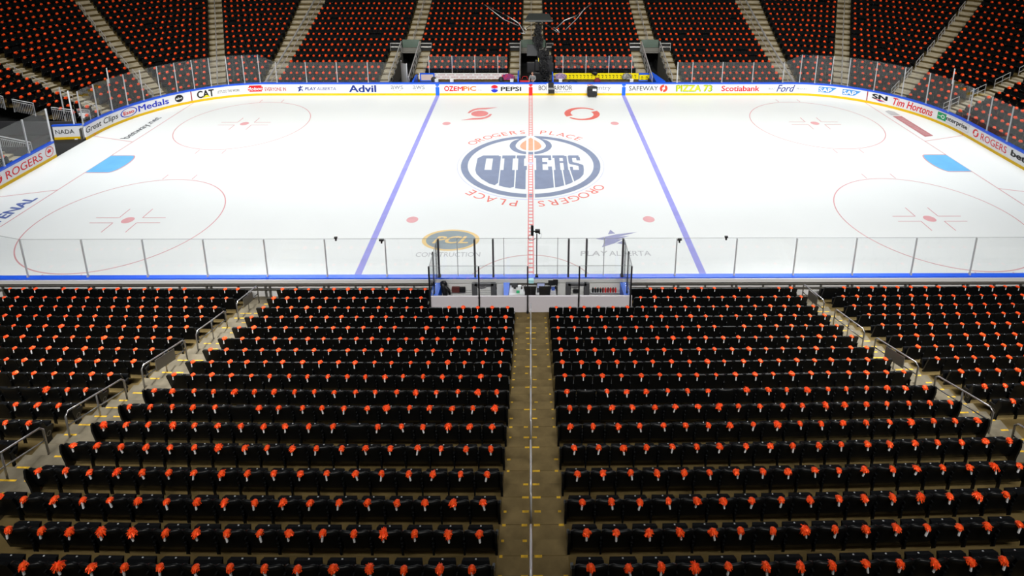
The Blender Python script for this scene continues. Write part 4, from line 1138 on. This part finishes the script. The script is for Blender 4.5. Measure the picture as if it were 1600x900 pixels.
jersey('pink and grey striped jersey hung near left end of yellow banner', 2.55, .80, .8, mat('jersey_stripe', (.55, .35, .38), .7, col2=(.10, .10, .35), scale=11))
jersey('black and white jersey hung near right end of yellow banner', 8.3, .80, .6, mat('jersey_bw', (.45, .45, .45), .7, col2=(.02, .02, .02), scale=9))
for x, l in ((-8.35, 'round black loudspeaker in front of the left end of white banner'), (-2.55, 'round black loudspeaker in front of the right part of white banner')):
    t = thing('loudspeaker', l, 'speaker', (x, YBW-.25, .85)); t.rotation_euler = (PI/2, 0, 0)
    MB().lathe([(.16, -.12), (.21, -.08), (.22, .08), (.17, .12)], n=18).build('body', BLACK, t); MB().lathe([(.13, .12), (.10, .14)], n=16).build('cone', DKGREY, t)
blob('equipment_bag', 'dark red bag standing against the yellow banner', 'bag', (5.70, YBW-.55, .72), .33, mat('bag_red', (.16, .008, .012), .7), 3, squash=(.85, .6, 1.15))
blob('equipment_bag', 'black bag on top edge of the yellow banner behind dark red bag', 'bag', (5.55, YBW-.1, 1.34), .24, BLACK, 5, squash=(1.1, .6, .7))
blob('equipment_bag', 'low black bag on the right bench below the left part of yellow banner', 'bag', (3.55, YBW-.6, .75), .30, BLACK, 8, squash=(1.3, .8, .6))
for x, l in ((-8.05, 'white box on the left bench under the left part of banner'), (-6.75, 'small white box on the left bench beside the first post'), (5.0-.45-2.0, 'white box on the right bench under striped jersey'), (8.65, 'white box on the right bench under black and white jersey'), (-1.62, 'white towel pile right of the dark red and blue jersey')):
    mb = MB().box((0, 0, .14), (.28, .25, .26)); mb.box((0, 0, .29), (.31, .28, .05)); tag(mb.build('supply_box', HANDLE, loc=(x, YBW-.55, .63), bevel=.01), l, 'box')
# case hanging over the boards and black wheeled case on the ice
t = thing('camera_case', 'black and grey open case hung over the far boards right of centre line', 'case', (X(857.5), HW-.15, .25))
MB().span((-.02, -.12, .0), (.5, .1, .32)).build('lower_tray', BLACK, t, bevel=.02); MB().span((-.04, -.10, .34), (.52, .1, .50)).build('grey_band', mat('case_grey', (.25, .25, .25), .5), t); MB().span((-.02, -.10, .52), (.42, .12, .92)).build('lid', BLACK, t, bevel=.03)
MB().span((-.16, -.05, 0), (-.04, .02, .85)).build('side_flap', HANDLE, t)
t = thing('wheeled_case', 'black rounded backpack case with white label standing on the ice', 'case', (X(926), HW-.42, 0))
MB().span((-.42, -.16, .08), (.42, .18, .92)).build('body', BLACK, t, bevel=.10); MB().span((-.30, -.22, .12), (.30, -.14, .60)).build('front_pocket', BLACK, t, bevel=.03)
MB().span((.02, -.19, .55), (.34, -.165, .78)).build('label', HANDLE, t)
MB().tube([(-.15, 0, .9), (-.15, 0, 1.0), (.15, 0, 1.0), (.15, 0, .9)], .02, 6).build('handle', DKGREY, t)
for sx in (-.3, .3):
    w = MB().lathe([(.05, -.02), (.06, 0), (.05, .02)], n=12).build('wheel', DKGREY, t, loc=(sx, -.1, .06)); w.rotation_euler = (0, PI/2, 0)

# ---------------------------------------------------------------- person (skin-modifier body)
def skin(name, verts, edges, radii, m, parent=None, sub=1):
    me = bpy.data.meshes.new(name); me.from_pydata(verts, edges, []); me.materials.append(m)
    o = bpy.data.objects.new(name, me); C.objects.link(o)
    if parent: o.parent = parent
    o.modifiers.new('skin', 'SKIN'); 
    if not me.skin_vertices: 
        bpy.context.view_layer.objects.active = o
    for i, r in enumerate(radii): 
        sv = me.skin_vertices[0].data[i]; sv.radius = (r, r) if not isinstance(r, tuple) else r
    me.skin_vertices[0].data[0].use_root = True
    if sub: s_ = o.modifiers.new('sub', 'SUBSURF'); s_.levels = sub; s_.render_levels = sub
    return o
def person(loc, rz):
    t = thing('person', 'person in a grey top and dark trousers standing between the benches, leaning over red bag', 'person', loc, rz)
    SK = mat('skin', (.55, .28, .20), .6); GT = mat('grey_top', (.22, .23, .24), .8); TR = mat('dark_trousers', (.02, .02, .025), .8)
    v = [(0, 0, .98), (0, .02, 1.15), (0, -.02, 1.32), (0, -.06, 1.46), (0, -.09, 1.55),      # pelvis..neck
         (-.19, -.05, 1.42), (-.27, -.12, 1.18), (-.20, -.34, 1.05), (.19, -.05, 1.42), (.27, -.12, 1.18), (.18, -.34, 1.05),
         (-.10, 0, .90), (-.11, -.02, .50), (-.12, .03, .09), (-.12, -.12, .04), (.10, 0, .90), (.11, -.02, .50), (.12, .03, .09), (.12, -.12, .04),
         (-.19, -.41, 1.03), (.17, -.41, 1.03)]
    e = [(0, 1), (1, 2), (2, 3), (3, 4), (2, 5), (5, 6), (6, 7), (7, 19), (2, 8), (8, 9), (9, 10), (10, 20), (0, 11), (11, 12), (12, 13), (13, 14), (0, 15), (15, 16), (16, 17), (17, 18)]
    r = [.15, .14, .16, .08, .055, .07, .052, .035, .07, .052, .035, .10, .065, .045, .04, .10, .065, .045, .04, .032, .032]
    b_ = skin('body', v, e, r, SK, t)
    cv = v[:4]+v[5:7]+[(-.22, -.30, 1.07)]+v[8:10]+[(.20, -.30, 1.07)]
    skin('grey_top', cv, [(0, 1), (1, 2), (2, 3), (2, 4), (4, 5), (5, 6), (2, 7), (7, 8), (8, 9)], [.17, .16, .18, .085, .09, .068, .048, .09, .068, .048], GT, t)
    skin('trousers', [(0, 0, .98), (-.10, 0, .90), (-.11, -.02, .50), (-.12, .03, .14), (.10, 0, .90), (.11, -.02, .50), (.12, .03, .14)], [(0, 1), (1, 2), (2, 3), (0, 4), (4, 5), (5, 6)], [.165, .115, .08, .06, .115, .08, .06], TR, t)
    for sg in (-1, 1): MB().box((sg*.12, -.06, .04), (.10, .27, .08), taper=.8).build('shoe', BLACK, t, bevel=.02)
    # head with nose, ears, hair
    hd = MB(); n, k = 14, 9
    for j in range(k+1):
        ph_ = PI*j/k
        for i in range(n):
            th = 2*PI*i/n; x_ = .078*math.sin(ph_)*math.cos(th); y_ = .098*math.sin(ph_)*math.sin(th); z_ = .118*math.cos(ph_)
            if z_ < -.03: x_ *= .86; y_ *= .92
            hd.v.append((x_, y_-.12, z_+1.67))
    for j in range(k):
        for i in range(n): hd.f.append((j*n+i, j*n+(i+1) % n, (j+1)*n+(i+1) % n, (j+1)*n+i)); hd.m.append(0)
    hd.hexa([(-.014, -.205, 1.645), (.014, -.205, 1.645), (.01, -.20, 1.645), (-.01, -.20, 1.645), (-.006, -.215, 1.69), (.006, -.215, 1.69), (.006, -.2, 1.69), (-.006, -.2, 1.69)])
    for sg in (-1, 1): hd.box((sg*.08, -.115, 1.665), (.018, .035, .055))
    hd.build('head', SK, t, smooth=True)
    for sg in (-1, 1): MB().box((sg*.03, -.214, 1.69), (.018, .008, .008)).build('eye', BLACK, t)
    MB().box((0, -.213, 1.615), (.045, .008, .008)).build('mouth', mat('lip', (.35, .1, .09), .6), t)
    hr = MB(); n, k = 14, 4
    for j in range(k+1):
        ph_ = PI*.48*j/k
        for i in range(n):
            th = 2*PI*i/n; hr.v.append((.083*math.sin(ph_)*math.cos(th), .103*math.sin(ph_)*math.sin(th)-.112, .123*math.cos(ph_)+1.675))
    for j in range(k):
        for i in range(n): hr.f.append((j*n+i, j*n+(i+1) % n, (j+1)*n+(i+1) % n, (j+1)*n+i)); hr.m.append(0)
    hr.build('hair', mat('hair_short', (.20, .12, .08), .8), t, smooth=True)
    for sg in (-1, 1):
        hx = sg*.18
        mb = MB().box((hx, -.445, 1.02), (.075, .08, .028)); mb.build('hand', SK, t, bevel=.01)
        for q in range(4):
            l = (.06, .072, .068, .05)[q]; bx_ = hx+(q-1.5)*.02*sg
            MB().tube([(bx_, -.475, 1.02), (bx_, -.475-l*.6, 1.012), (bx_, -.475-l, .99)], [.009, .0085, .007], 6).build('finger', SK, t)
        MB().tube([(hx-sg*.035, -.43, 1.02), (hx-sg*.065, -.46, 1.01), (hx-sg*.07, -.49, 1.0)], [.011, .010, .008], 6).build('thumb', SK, t)
    return t
person((.18, HW+.95, .0), math.radians(-20))
t = thing('equipment_bag', 'bright red open bag on a stand beside the person between the benches', 'bag', (-.50, HW+1.0, .0))
MB().span((-.45, -.25, .45), (.45, .25, 1.05)).build('body', mat('bag_bright_red', (.65, .01, .012), .6), t, bevel=.04)
MB().span((-.38, -.18, 1.03), (.38, .18, 1.08)).build('opening', BLACK, t); MB().tube([(-.3, 0, 1.0), (-.15, 0, 1.35), (.15, 0, 1.35), (.3, 0, 1.0)], .02, 6).build('strap', mat('bag_bright_red', (.65, .01, .012), .6), t)
for sx in (-.4, .4):
    for sy in (-.2, .2): MB().span((sx-.02, sy-.02, 0), (sx+.02, sy+.02, .45)).build('leg', DKGREY, t)

# ---------------------------------------------------------------- black camera rig standing in the gap between the benches
rg = thing('camera_rig', 'tall black camera rig wrapped in cables with spread arms standing between the benches', 'camera rig', (.62, 14.75, 0))
MB().tube([(0, 0, 0), (0, 0, 6.0)], .07, 10).build('mast', BLACK, rg)
mb = MB()
for k in range(4):
    a = PI/4+k*PI/2; mb.tube([(0, 0, .7), (.55*math.cos(a), .3*math.sin(a), 0)], .035, 6)
mb.build('tripod_legs', BLACK, rg)
mb = MB().hexa([(-.75, -.35, 5.95), (1.0, -.35, 5.95), (1.0, .35, 5.95), (-.75, .35, 5.95), (-1.15, -.45, 6.12), (1.25, -.45, 6.12), (.9, .45, 6.55), (-.8, .45, 6.55)]); mb.build('head_box', mat('rig_box', (.035, .04, .04), .35), rg, bevel=.03)
MB().span((-1.12, -.47, 6.02), (1.22, -.45, 6.12)).build('trim_strip', mat('rig_trim', (.10, .11, .11), .4), rg)
mb = MB(); rn = random.Random(4)
for z_, w_, n_ in ((5.4, .35, 10), (4.9, .45, 14), (4.35, .62, 20), (3.9, .5, 14), (3.2, .55, 16), (2.6, .75, 22), (2.0, .85, 26), (1.5, .8, 24), (1.0, .6, 16)):
    for k in range(int(n_*1.8)):
        c0 = Vector((rn.uniform(-w_, w_)*.55+(.55 if z_ < 3.4 else 0), rn.uniform(-.28, .28), z_+rn.uniform(-.3, .3)))
        rr = rn.uniform(.10, .26); ax = rn.uniform(0, PI); tl = rn.uniform(-.6, .6); pts = []
        for q in range(9):
            a = 2*PI*q/8*rn.uniform(.96, 1.0)
            pts.append(c0+Vector((rr*math.cos(a)*math.cos(ax), rr*math.cos(a)*math.sin(ax)*.6, rr*math.sin(a)+tl*.1*math.cos(a))))
        mb.tube(pts, rn.uniform(.02, .035), 5)
mb.build('cable_bundle', BLACK, rg)
for (x, z, a, c, d) in ((.0, 4.35, .75, .4, .6), (.25, 2.1, 1.0, .4, 1.0), (.0, 1.1, 1.0, .4, .8), (.35, 3.1, .55, .3, .6), (.05, 5.2, .45, .35, .7), (-.6, 1.9, .7, .3, 1.0), (.95, 1.9, .8, .3, .9), (1.0, 2.6, .5, .3, .7)):
    MB().box((x, .05, z), (a, c, d)).build('camera_housing', BLACK, rg, bevel=.06)
MB().span((-.95, .1, 2.9), (.1, .2, 3.9)).build('grey_screen', mat('rig_screen', (.05, .052, .055), .4), rg)
o = MB().span((.02, -.33, 2.5), (.07, -.30, 2.85)).build('cable_tag', mat('tag_yellow', (.6, .5, .05), .5), rg)
CH = mat('arm_chrome', (.55, .56, .58), .3, .9)
def arm(pts, r, nm='arm', m=None): MB().tube(pts, r, 8).build(nm, m or CH, rg, smooth=True)
arm([(-1.1, -.3, 5.0), (-1.25, -.35, 5.25), (-1.6, -.35, 5.85), (-2.6, -.3, 6.5)], .045); arm([(-1.6, 0, 5.55), (-2.9, .1, 6.1), (-4.5, .2, 7.35)], .035)
arm([(-1.55, -.2, 5.0), (-1.1, -.3, 4.95), (-1.0, -.3, 5.3), (-1.3, -.2, 5.6)], .04)
arm([(1.5, -.3, 5.1), (1.45, -.35, 5.4), (2.2, -.3, 6.1), (3.2, -.3, 6.5)], .045); arm([(2.3, 0, 5.2), (3.3, .1, 6.2), (3.8, .1, 6.9), (4.5, .2, 7.45)], .035)
arm([(1.25, -.2, 5.3), (1.8, -.3, 5.0), (1.75, -.3, 5.15), (1.3, -.2, 5.5)], .04)
arm([(-1.15, -.3, 5.3), (-.5, -.1, 5.7), (0, 0, 5.9)], .03, 'arm_bracket', BLACK); arm([(1.4, -.3, 5.3), (.7, -.1, 5.7), (0, 0, 5.9)], .03, 'arm_bracket', BLACK)
arm([(-4.5, .2, 7.35), (-2.6, -.3, 6.5)], .015, 'stay_wire', DKGREY); arm([(4.5, .2, 7.45), (3.2, -.3, 6.5)], .015, 'stay_wire', DKGREY)

# ================================================================= PENALTY BOX
PBY0, PBY1 = -13.32, BYB
pb = MB().span((-3.95, BYB-.03, .0), (3.95, BYB+.05, 1.46)).build('wall_penalty_box', mat('box_wall', (.56, .53, .57), .6)); pb['kind'] = 'structure'
pf = MB().span((-3.95, BYB, -.1), (3.95, -13.1, .14)).build('penalty_box_floor', RUB); pf['kind'] = 'structure'
# pale inner lining of the box front, with darker gate frames
o = MB()
for a, c in ((-3.75, -2.45), (-2.22, -1.66), (-1.42, -1.12), (1.12, 1.45), (1.68, 2.20), (2.45, 3.75)):
    o.span((a, -13.34, .14), (c, -13.31, .93))
t = thing('box_lining', 'pale grey boarded lining of the penalty box front with dark gate frames', 'panelling', (0, 0, 0))
o.build('lining_boards', mat('lining', (.66, .66, .65), .6), t)
mb = MB()
for k in range(6):
    for a, c in ((-3.75, -2.45), (-2.22, -1.66), (1.68, 2.20), (2.45, 3.75)): mb.span((a, -13.355, .18+.09*k), (c, -13.34, .19+.09*k))
mb.build('lining_grooves', mat('groove', (.30, .30, .29), .6), t)
for x in (-2.33, -1.55, 1.56, 2.32):
    MB().span((x-.1, -13.40, .14), (x+.1, -13.30, .98)).build('gate_frame', mat('gate_frame', (.085, .085, .09), .5), t)
for x0, x1 in ((-2.33, -1.55), (1.56, 2.32)):
    MB().span((x0, -13.40, .86), (x1, -13.30, .98)).build('gate_top', mat('gate_frame', (.085, .085, .09), .5), t)
    o = MB().tube([(x0+.12, -13.45, .84), (x0+.40, -13.46, .86), (x0+.48, -13.43, .90)], .022, 6).build('latch', mat('latch_grey', (.2, .2, .2), .4, .5), t)
for x, l in ((-3.82, 'blue panel at the left end inside the penalty box'), (-1.0, 'blue divider left of the officials desk in the penalty box'), (3.84, 'blue panel at the right end inside the penalty box')):
    tag(MB().hexa([(x-.09, BYB+.06, .14), (x+.09, BYB+.06, .14), (x+.13, -13.35, .14), (x-.13, -13.35, .14), (x-.05, BYB+.06, .95), (x+.05, BYB+.06, .95), (x+.13, -13.35, 1.0), (x-.13, -13.35, 1.0)]).build('box_divider', mat('divider_blue', (.01, .12, .72), .4)), l, 'divider')
pl_ = MB().span((-.92, -14.75, .14), (1.6, -13.98, .42)).build('officials_platform', RUB); pl_['kind'] = 'structure'
dk = thing('officials_desk', 'white topped desk against the boards at centre of the penalty box', 'desk', (0, -13.62, .14))
MB().span((-.90, -.30, .66), (1.02, .30, .70)).build('desk_top', mat('desk_white', (.70, .70, .72), .4), dk)
MB().span((-.86, .10, .08), (.98, .13, .66)).build('modesty_panel', DKGREY, dk)
for x in (-.86, .98):
    for y in (-.26, .26): MB().span((x-.02, y-.02, 0), (x+.02, y+.02, .66)).build('leg', BLACK, dk)
DT = .84
t = thing('laptop', 'open dark laptop with lit screen on the officials desk', 'laptop', (.42, -13.66, DT))
MB().span((-.17, -.12, 0), (.17, .12, .02)).build('base', DKGREY, t); MB().hexa([(-.17, .11, .02), (.17, .11, .02), (.17, .13, .02), (-.17, .13, .02), (-.17, .17, .24), (.17, .17, .24), (.17, .19, .24), (-.17, .19, .24)]).build('lid', BLACK, t)
MB().quad([(-.15, .105, .04), (.15, .105, .04), (.15, .162, .22), (-.15, .162, .22)]).build('screen', mat('screen', (.25, .28, .45), .3, emit=.5), t)
t = thing('headset', 'black headset on its stand at the left part of officials desk', 'headset', (-.28, -13.70, DT))
MB().tube([(0, 0, 0), (0, 0, .28)], .012, 6).build('stand', BLACK, t)
MB().tube([(.09*math.cos(a), 0, .20+.10*math.sin(a)) for a in np.linspace(-.3, PI+.3, 9)], .015, 6).build('headband', BLACK, t)
for sg in (-1, 1): MB().box((sg*.09, 0, .15), (.05, .07, .09)).build('ear_cup', BLACK, t, bevel=.015)
t = thing('monitor', 'small dark monitor at the left end of officials desk', 'monitor', (-.66, -13.50, DT)); MB().span((-.12, -.02, .05), (.12, .02, .24)).build('screen_panel', DKGREY, t); MB().box((0, 0, .03), (.1, .1, .06)).build('foot', BLACK, t)
tag(MB().box((0, 0, .07), (.13, .1, .14)).build('desk_phone', HANDLE, loc=(-.46, -13.52, DT), bevel=.01), 'white desk phone beside the small dark monitor', 'phone')
tag(MB().box((0, 0, .05), (.13, .07, .10)).build('tissue_box', mat('tissue_green', (.02, .45, .16), .6), loc=(-.52, -13.80, DT), bevel=.01), 'small green box on the front edge of officials desk', 'box')
tag(MB().box((0, 0, .08), (.22, .16, .16)).build('timer_box', mat('timer_teal', (.40, .72, .75), .4), loc=(.02, -13.35, 1.0), bevel=.02), 'pale turquoise box on the boards above the officials desk', 'box')
t = thing('monitor', 'black monitor pair standing at the right end of officials desk', 'monitor', (.92, -13.52, DT))
for a, z in ((-.10, .26), (.10, .30)):
    MB().box((a, 0, z), (.20, .05, .24)).build('screen_panel', BLACK, t, bevel=.02); MB().box((a, 0, .06), (.06, .08, .14)).build('foot', BLACK, t)
o = MB().box((.0, -.12, .07), (.14, .04, .16)).build('badge_panel', mat('badge_blue', (.05, .10, .40), .5), t)
t = thing('storage_crate', 'dark crate with pale rim on the floor right of the desk chairs', 'crate', (1.05, -14.30, .42))
MB().span((-.28, -.2, 0), (.28, .2, .45)).build('body', DKGREY, t); MB().span((-.30, -.22, .45), (.30, .22, .48)).build('rim', mat('crate_rim', (.5, .5, .5), .5), t)
for k, (x, l) in enumerate(((.0-.02-.0, 'left of the two black office chairs at the officials desk'), (.58, 'right of the two black office chairs at the officials desk'))):
    x = (-.02, .56)[k]
    t = thing('office_chair', l, 'chair', (x-.0, -14.22, .42), 0, 'black chairs at the officials desk')
    MB().span((-.22, -.2, .64), (.22, .2, .70)).build('seat', SEATF, t, bevel=.02); MB().hexa([(-.20, -.22, .76), (.20, -.22, .76), (.20, -.17, .76), (-.20, -.17, .76), (-.25, -.26, 1.20), (.25, -.26, 1.20), (.25, -.21, 1.20), (-.25, -.21, 1.20)]).build('backrest', BLACK, t, bevel=.02)
    MB().tube([(0, 0, .1), (0, 0, .64)], .03, 8).build('column', BLACK, t); MB().tube([(0, -.15, .66), (0, -.22, .9)], .02, 6).build('back_bracket', BLACK, t)
    for q in range(5):
        a = 2*PI*q/5; MB().tube([(0, 0, .12), (.26*math.cos(a), .26*math.sin(a), .05)], .018, 6).build('foot', BLACK, t)
# dark coat hanging at the left, cushions and bottles
t = thing('hanging_coat', 'black coat hanging inside the left end of the penalty box', 'clothing', (-3.52, -13.5, .3))
mb = MB(); rn = random.Random(2)
mb.tube([(0, 0, 0), (-.03, 0, .3), (-.08, .02, .62), (-.12, .03, .82)], [.06, .10, .15, .10], 9); mb.build('body', BLACK, t, smooth=True)
MB().tube([(-.05, -.02, .68), (.13, -.04, .50), (.18, -.04, .28)], [.07, .06, .04], 8).build('sleeve', BLACK, t, smooth=True); MB().tube([(-.12, 0, .82), (-.02, -.03, .84), (.05, -.03, .74)], [.07, .08, .05], 8).build('hood', BLACK, t, smooth=True)
t = thing('control_box', 'brown and black switch box fixed inside the left penalty box boards', 'box', (-2.95, -13.42, .60))
MB().span((-.32, -.04, 0), (.0, .05, .24)).build('brown_half', mat('brown_red', (.10, .022, .018), .6), t); MB().span((.0, -.05, 0), (.24, .05, .24)).build('black_half', BLACK, t, bevel=.02)
for k, (x, l) in enumerate(((-.5, ''), )): pass
tag(MB().span((0, 0, 0), (.22, .06, .16)).build('control_box', BLACK, loc=(1.78-.02, -13.48, .58), bevel=.01), 'small black box on the inside of the right gate', 'box')
for k in range(10):
    m_ = RED if k > 3 and k % 2 else (BLACK if k < 4 else mat('bottle_dark_red', (.20, .02, .02), .5))
    bo = thing('water_bottle', f'{nth(k+1)} squeeze bottle from the left on the right penalty box shelf', 'bottle', (2.58+.105*k, -13.45, .60), 0, 'bottles on the right penalty box shelf')
    MB().lathe([(.035, 0), (.038, .02), (.034, .10), (.038, .16), (.03, .19)], n=10).build('body', m_, bo, smooth=True); MB().lathe([(.022, .19), (.02, .22), (.008, .235)], n=8).build('cap', mat('bottle_cap', (.5, .1, .08), .5) if k % 2 else BLACK, bo)
tag(MB().span((2.48, -13.5, .57), (3.70, -13.34, .60)).build('bottle_shelf', ALU), 'narrow shelf carrying bottles in the right penalty box', 'shelf')
# camera mast on the boards at centre ice
mc = thing('camera_mast', 'slim black camera mast rising from the near boards at centre ice', 'camera', (.25, -13.08, 1.1))
MB().tube([(0, 0, 0), (0, 0, 2.0)], .022, 8).build('mast', BLACK, mc); MB().box((0, 0, .03), (.12, .12, .06)).build('clamp', BLACK, mc)
MB().hexa([(-.25, -.06, 1.95), (-.13, -.06, 1.92), (-.13, .10, 1.92), (-.25, .10, 1.95), (-.23, -.08, 2.42), (-.13, -.08, 2.40), (-.15, .06, 2.36), (-.25, .06, 2.38)]).build('camera_body', BLACK, mc, bevel=.01)
MB().box((.03, 0, 2.12), (.20, .12, .14)).build('pan_head', BLACK, mc, bevel=.02); MB().tube([(-.2, 0, 2.1), (0, 0, 2.12), (.12, 0, 2.0)], .03, 8).build('bracket', BLACK, mc)
MB().tube([(-.28+.0, 0, 1.98), (-.36, 0, 1.82), (-.30, 0, 1.70), (-.17, 0, 1.70), (-.04, 0, 1.80)], .010, 6).build('cable', BLACK, mc); MB().tube([(.08, 0, 2.08), (.20, 0, 1.98), (.18, 0, 1.84), (.03, 0, 1.72)], .008, 6).build('cable', ALU, mc)
# small cameras clipped to the glass top
for (x, z, w, l) in ((-8.02, 2.92, .13, 'small black camera clipped on top of near glass left of blue line'), (-6.15, 2.80, .2, 'flat black sensor clipped on near glass right of the left blue line'), (6.15, 2.80, .18, 'flat black sensor clipped on near glass left of the right blue line'), (8.08, 2.92, .13, 'small black camera clipped on top of near glass right of blue line')):
    t = thing('glass_camera', l, 'camera', (x, -HW-.10, z)); MB().box((0, 0, .0), (w, .08, .07)).build('body', BLACK, t, bevel=.008)
    MB().span((-.03, -.03, -.14), (.03, .035, -.03)).build('clip', BLACK, t)
# floor mats / floor behind the far left gate
o = MB().span((-38.0, .6, -.09), (-30.5, 4.6, .006)).build('tunnel_floor', RUB); o['kind'] = 'structure'
mb = MB(); mb.span((-40, 4.72, -.1), (-31.9, 4.84, .95)); mb.span((-40, .55, -.1), (-31.9, .67, .9)); mb.span((-40, .6, 0), (-39.8, 4.8, 3)); o = mb.build('wall_left', mat('tunnel_wall', (.04, .04, .045), .7)); o['kind'] = 'structure'
def baluster_fence(label, p0, p1, h, n, plate=False):
    t = thing('baluster_fence', label, 'fence', p0); p0 = Vector(p0); d = Vector(p1)-p0
    MB().tube([(0, 0, 0), (0, 0, h), d+Vector((0, 0, h)), d], .035, 6).build('frame', ALU, t)
    MB().tube([(0, 0, h*.85), d+Vector((0, 0, h*.85))], .02, 6).build('mid_rail', ALU, t)
    mb = MB()
    for k in range(1, n): q = d*(k/n); mb.tube([q+Vector((0, 0, .05)), q+Vector((0, 0, h*.85))], .014, 5)
    mb.build('balusters', ALU, t)
    if plate: MB().box(d/2+Vector((0, 0, h*.45)), (d.length*.7, .03, h*.5)).build('white_plate', HANDLE, t)
baluster_fence('upright-barred guard fence above the left end tunnel, nearest the gate', (-33.4, 4.9, 1.0), (-31.9, 4.9, .8), .95, 12)
baluster_fence('barred guard fence with white plate right behind the gate leaf', (-32.2, 5.6, .75), (-31.2, 5.4, .75), .8, 8, True)
baluster_fence('upright-barred guard fence above the left end tunnel, middle one', (-36.0, 4.9, 1.6), (-34.6, 4.9, 1.3), .95, 12)
baluster_fence('upright-barred guard fence above the left end tunnel, farthest from the gate', (-38.2, 4.9, 2.2), (-36.6, 4.9, 1.8), .95, 14)
baluster_fence('long barred stair guard behind the left end glass, below the tunnel', (-35.6, .6, 1.1), (-31.6, .6, .2), 1.0, 34)
mb = MB()
for k in range(7): mb.span((-31.7-.5*k, -1.6, -.1), (-32.2-.5*k, .45, .15+.17*k))
o = mb.build('left_end_steps', LT); o['kind'] = 'structure'
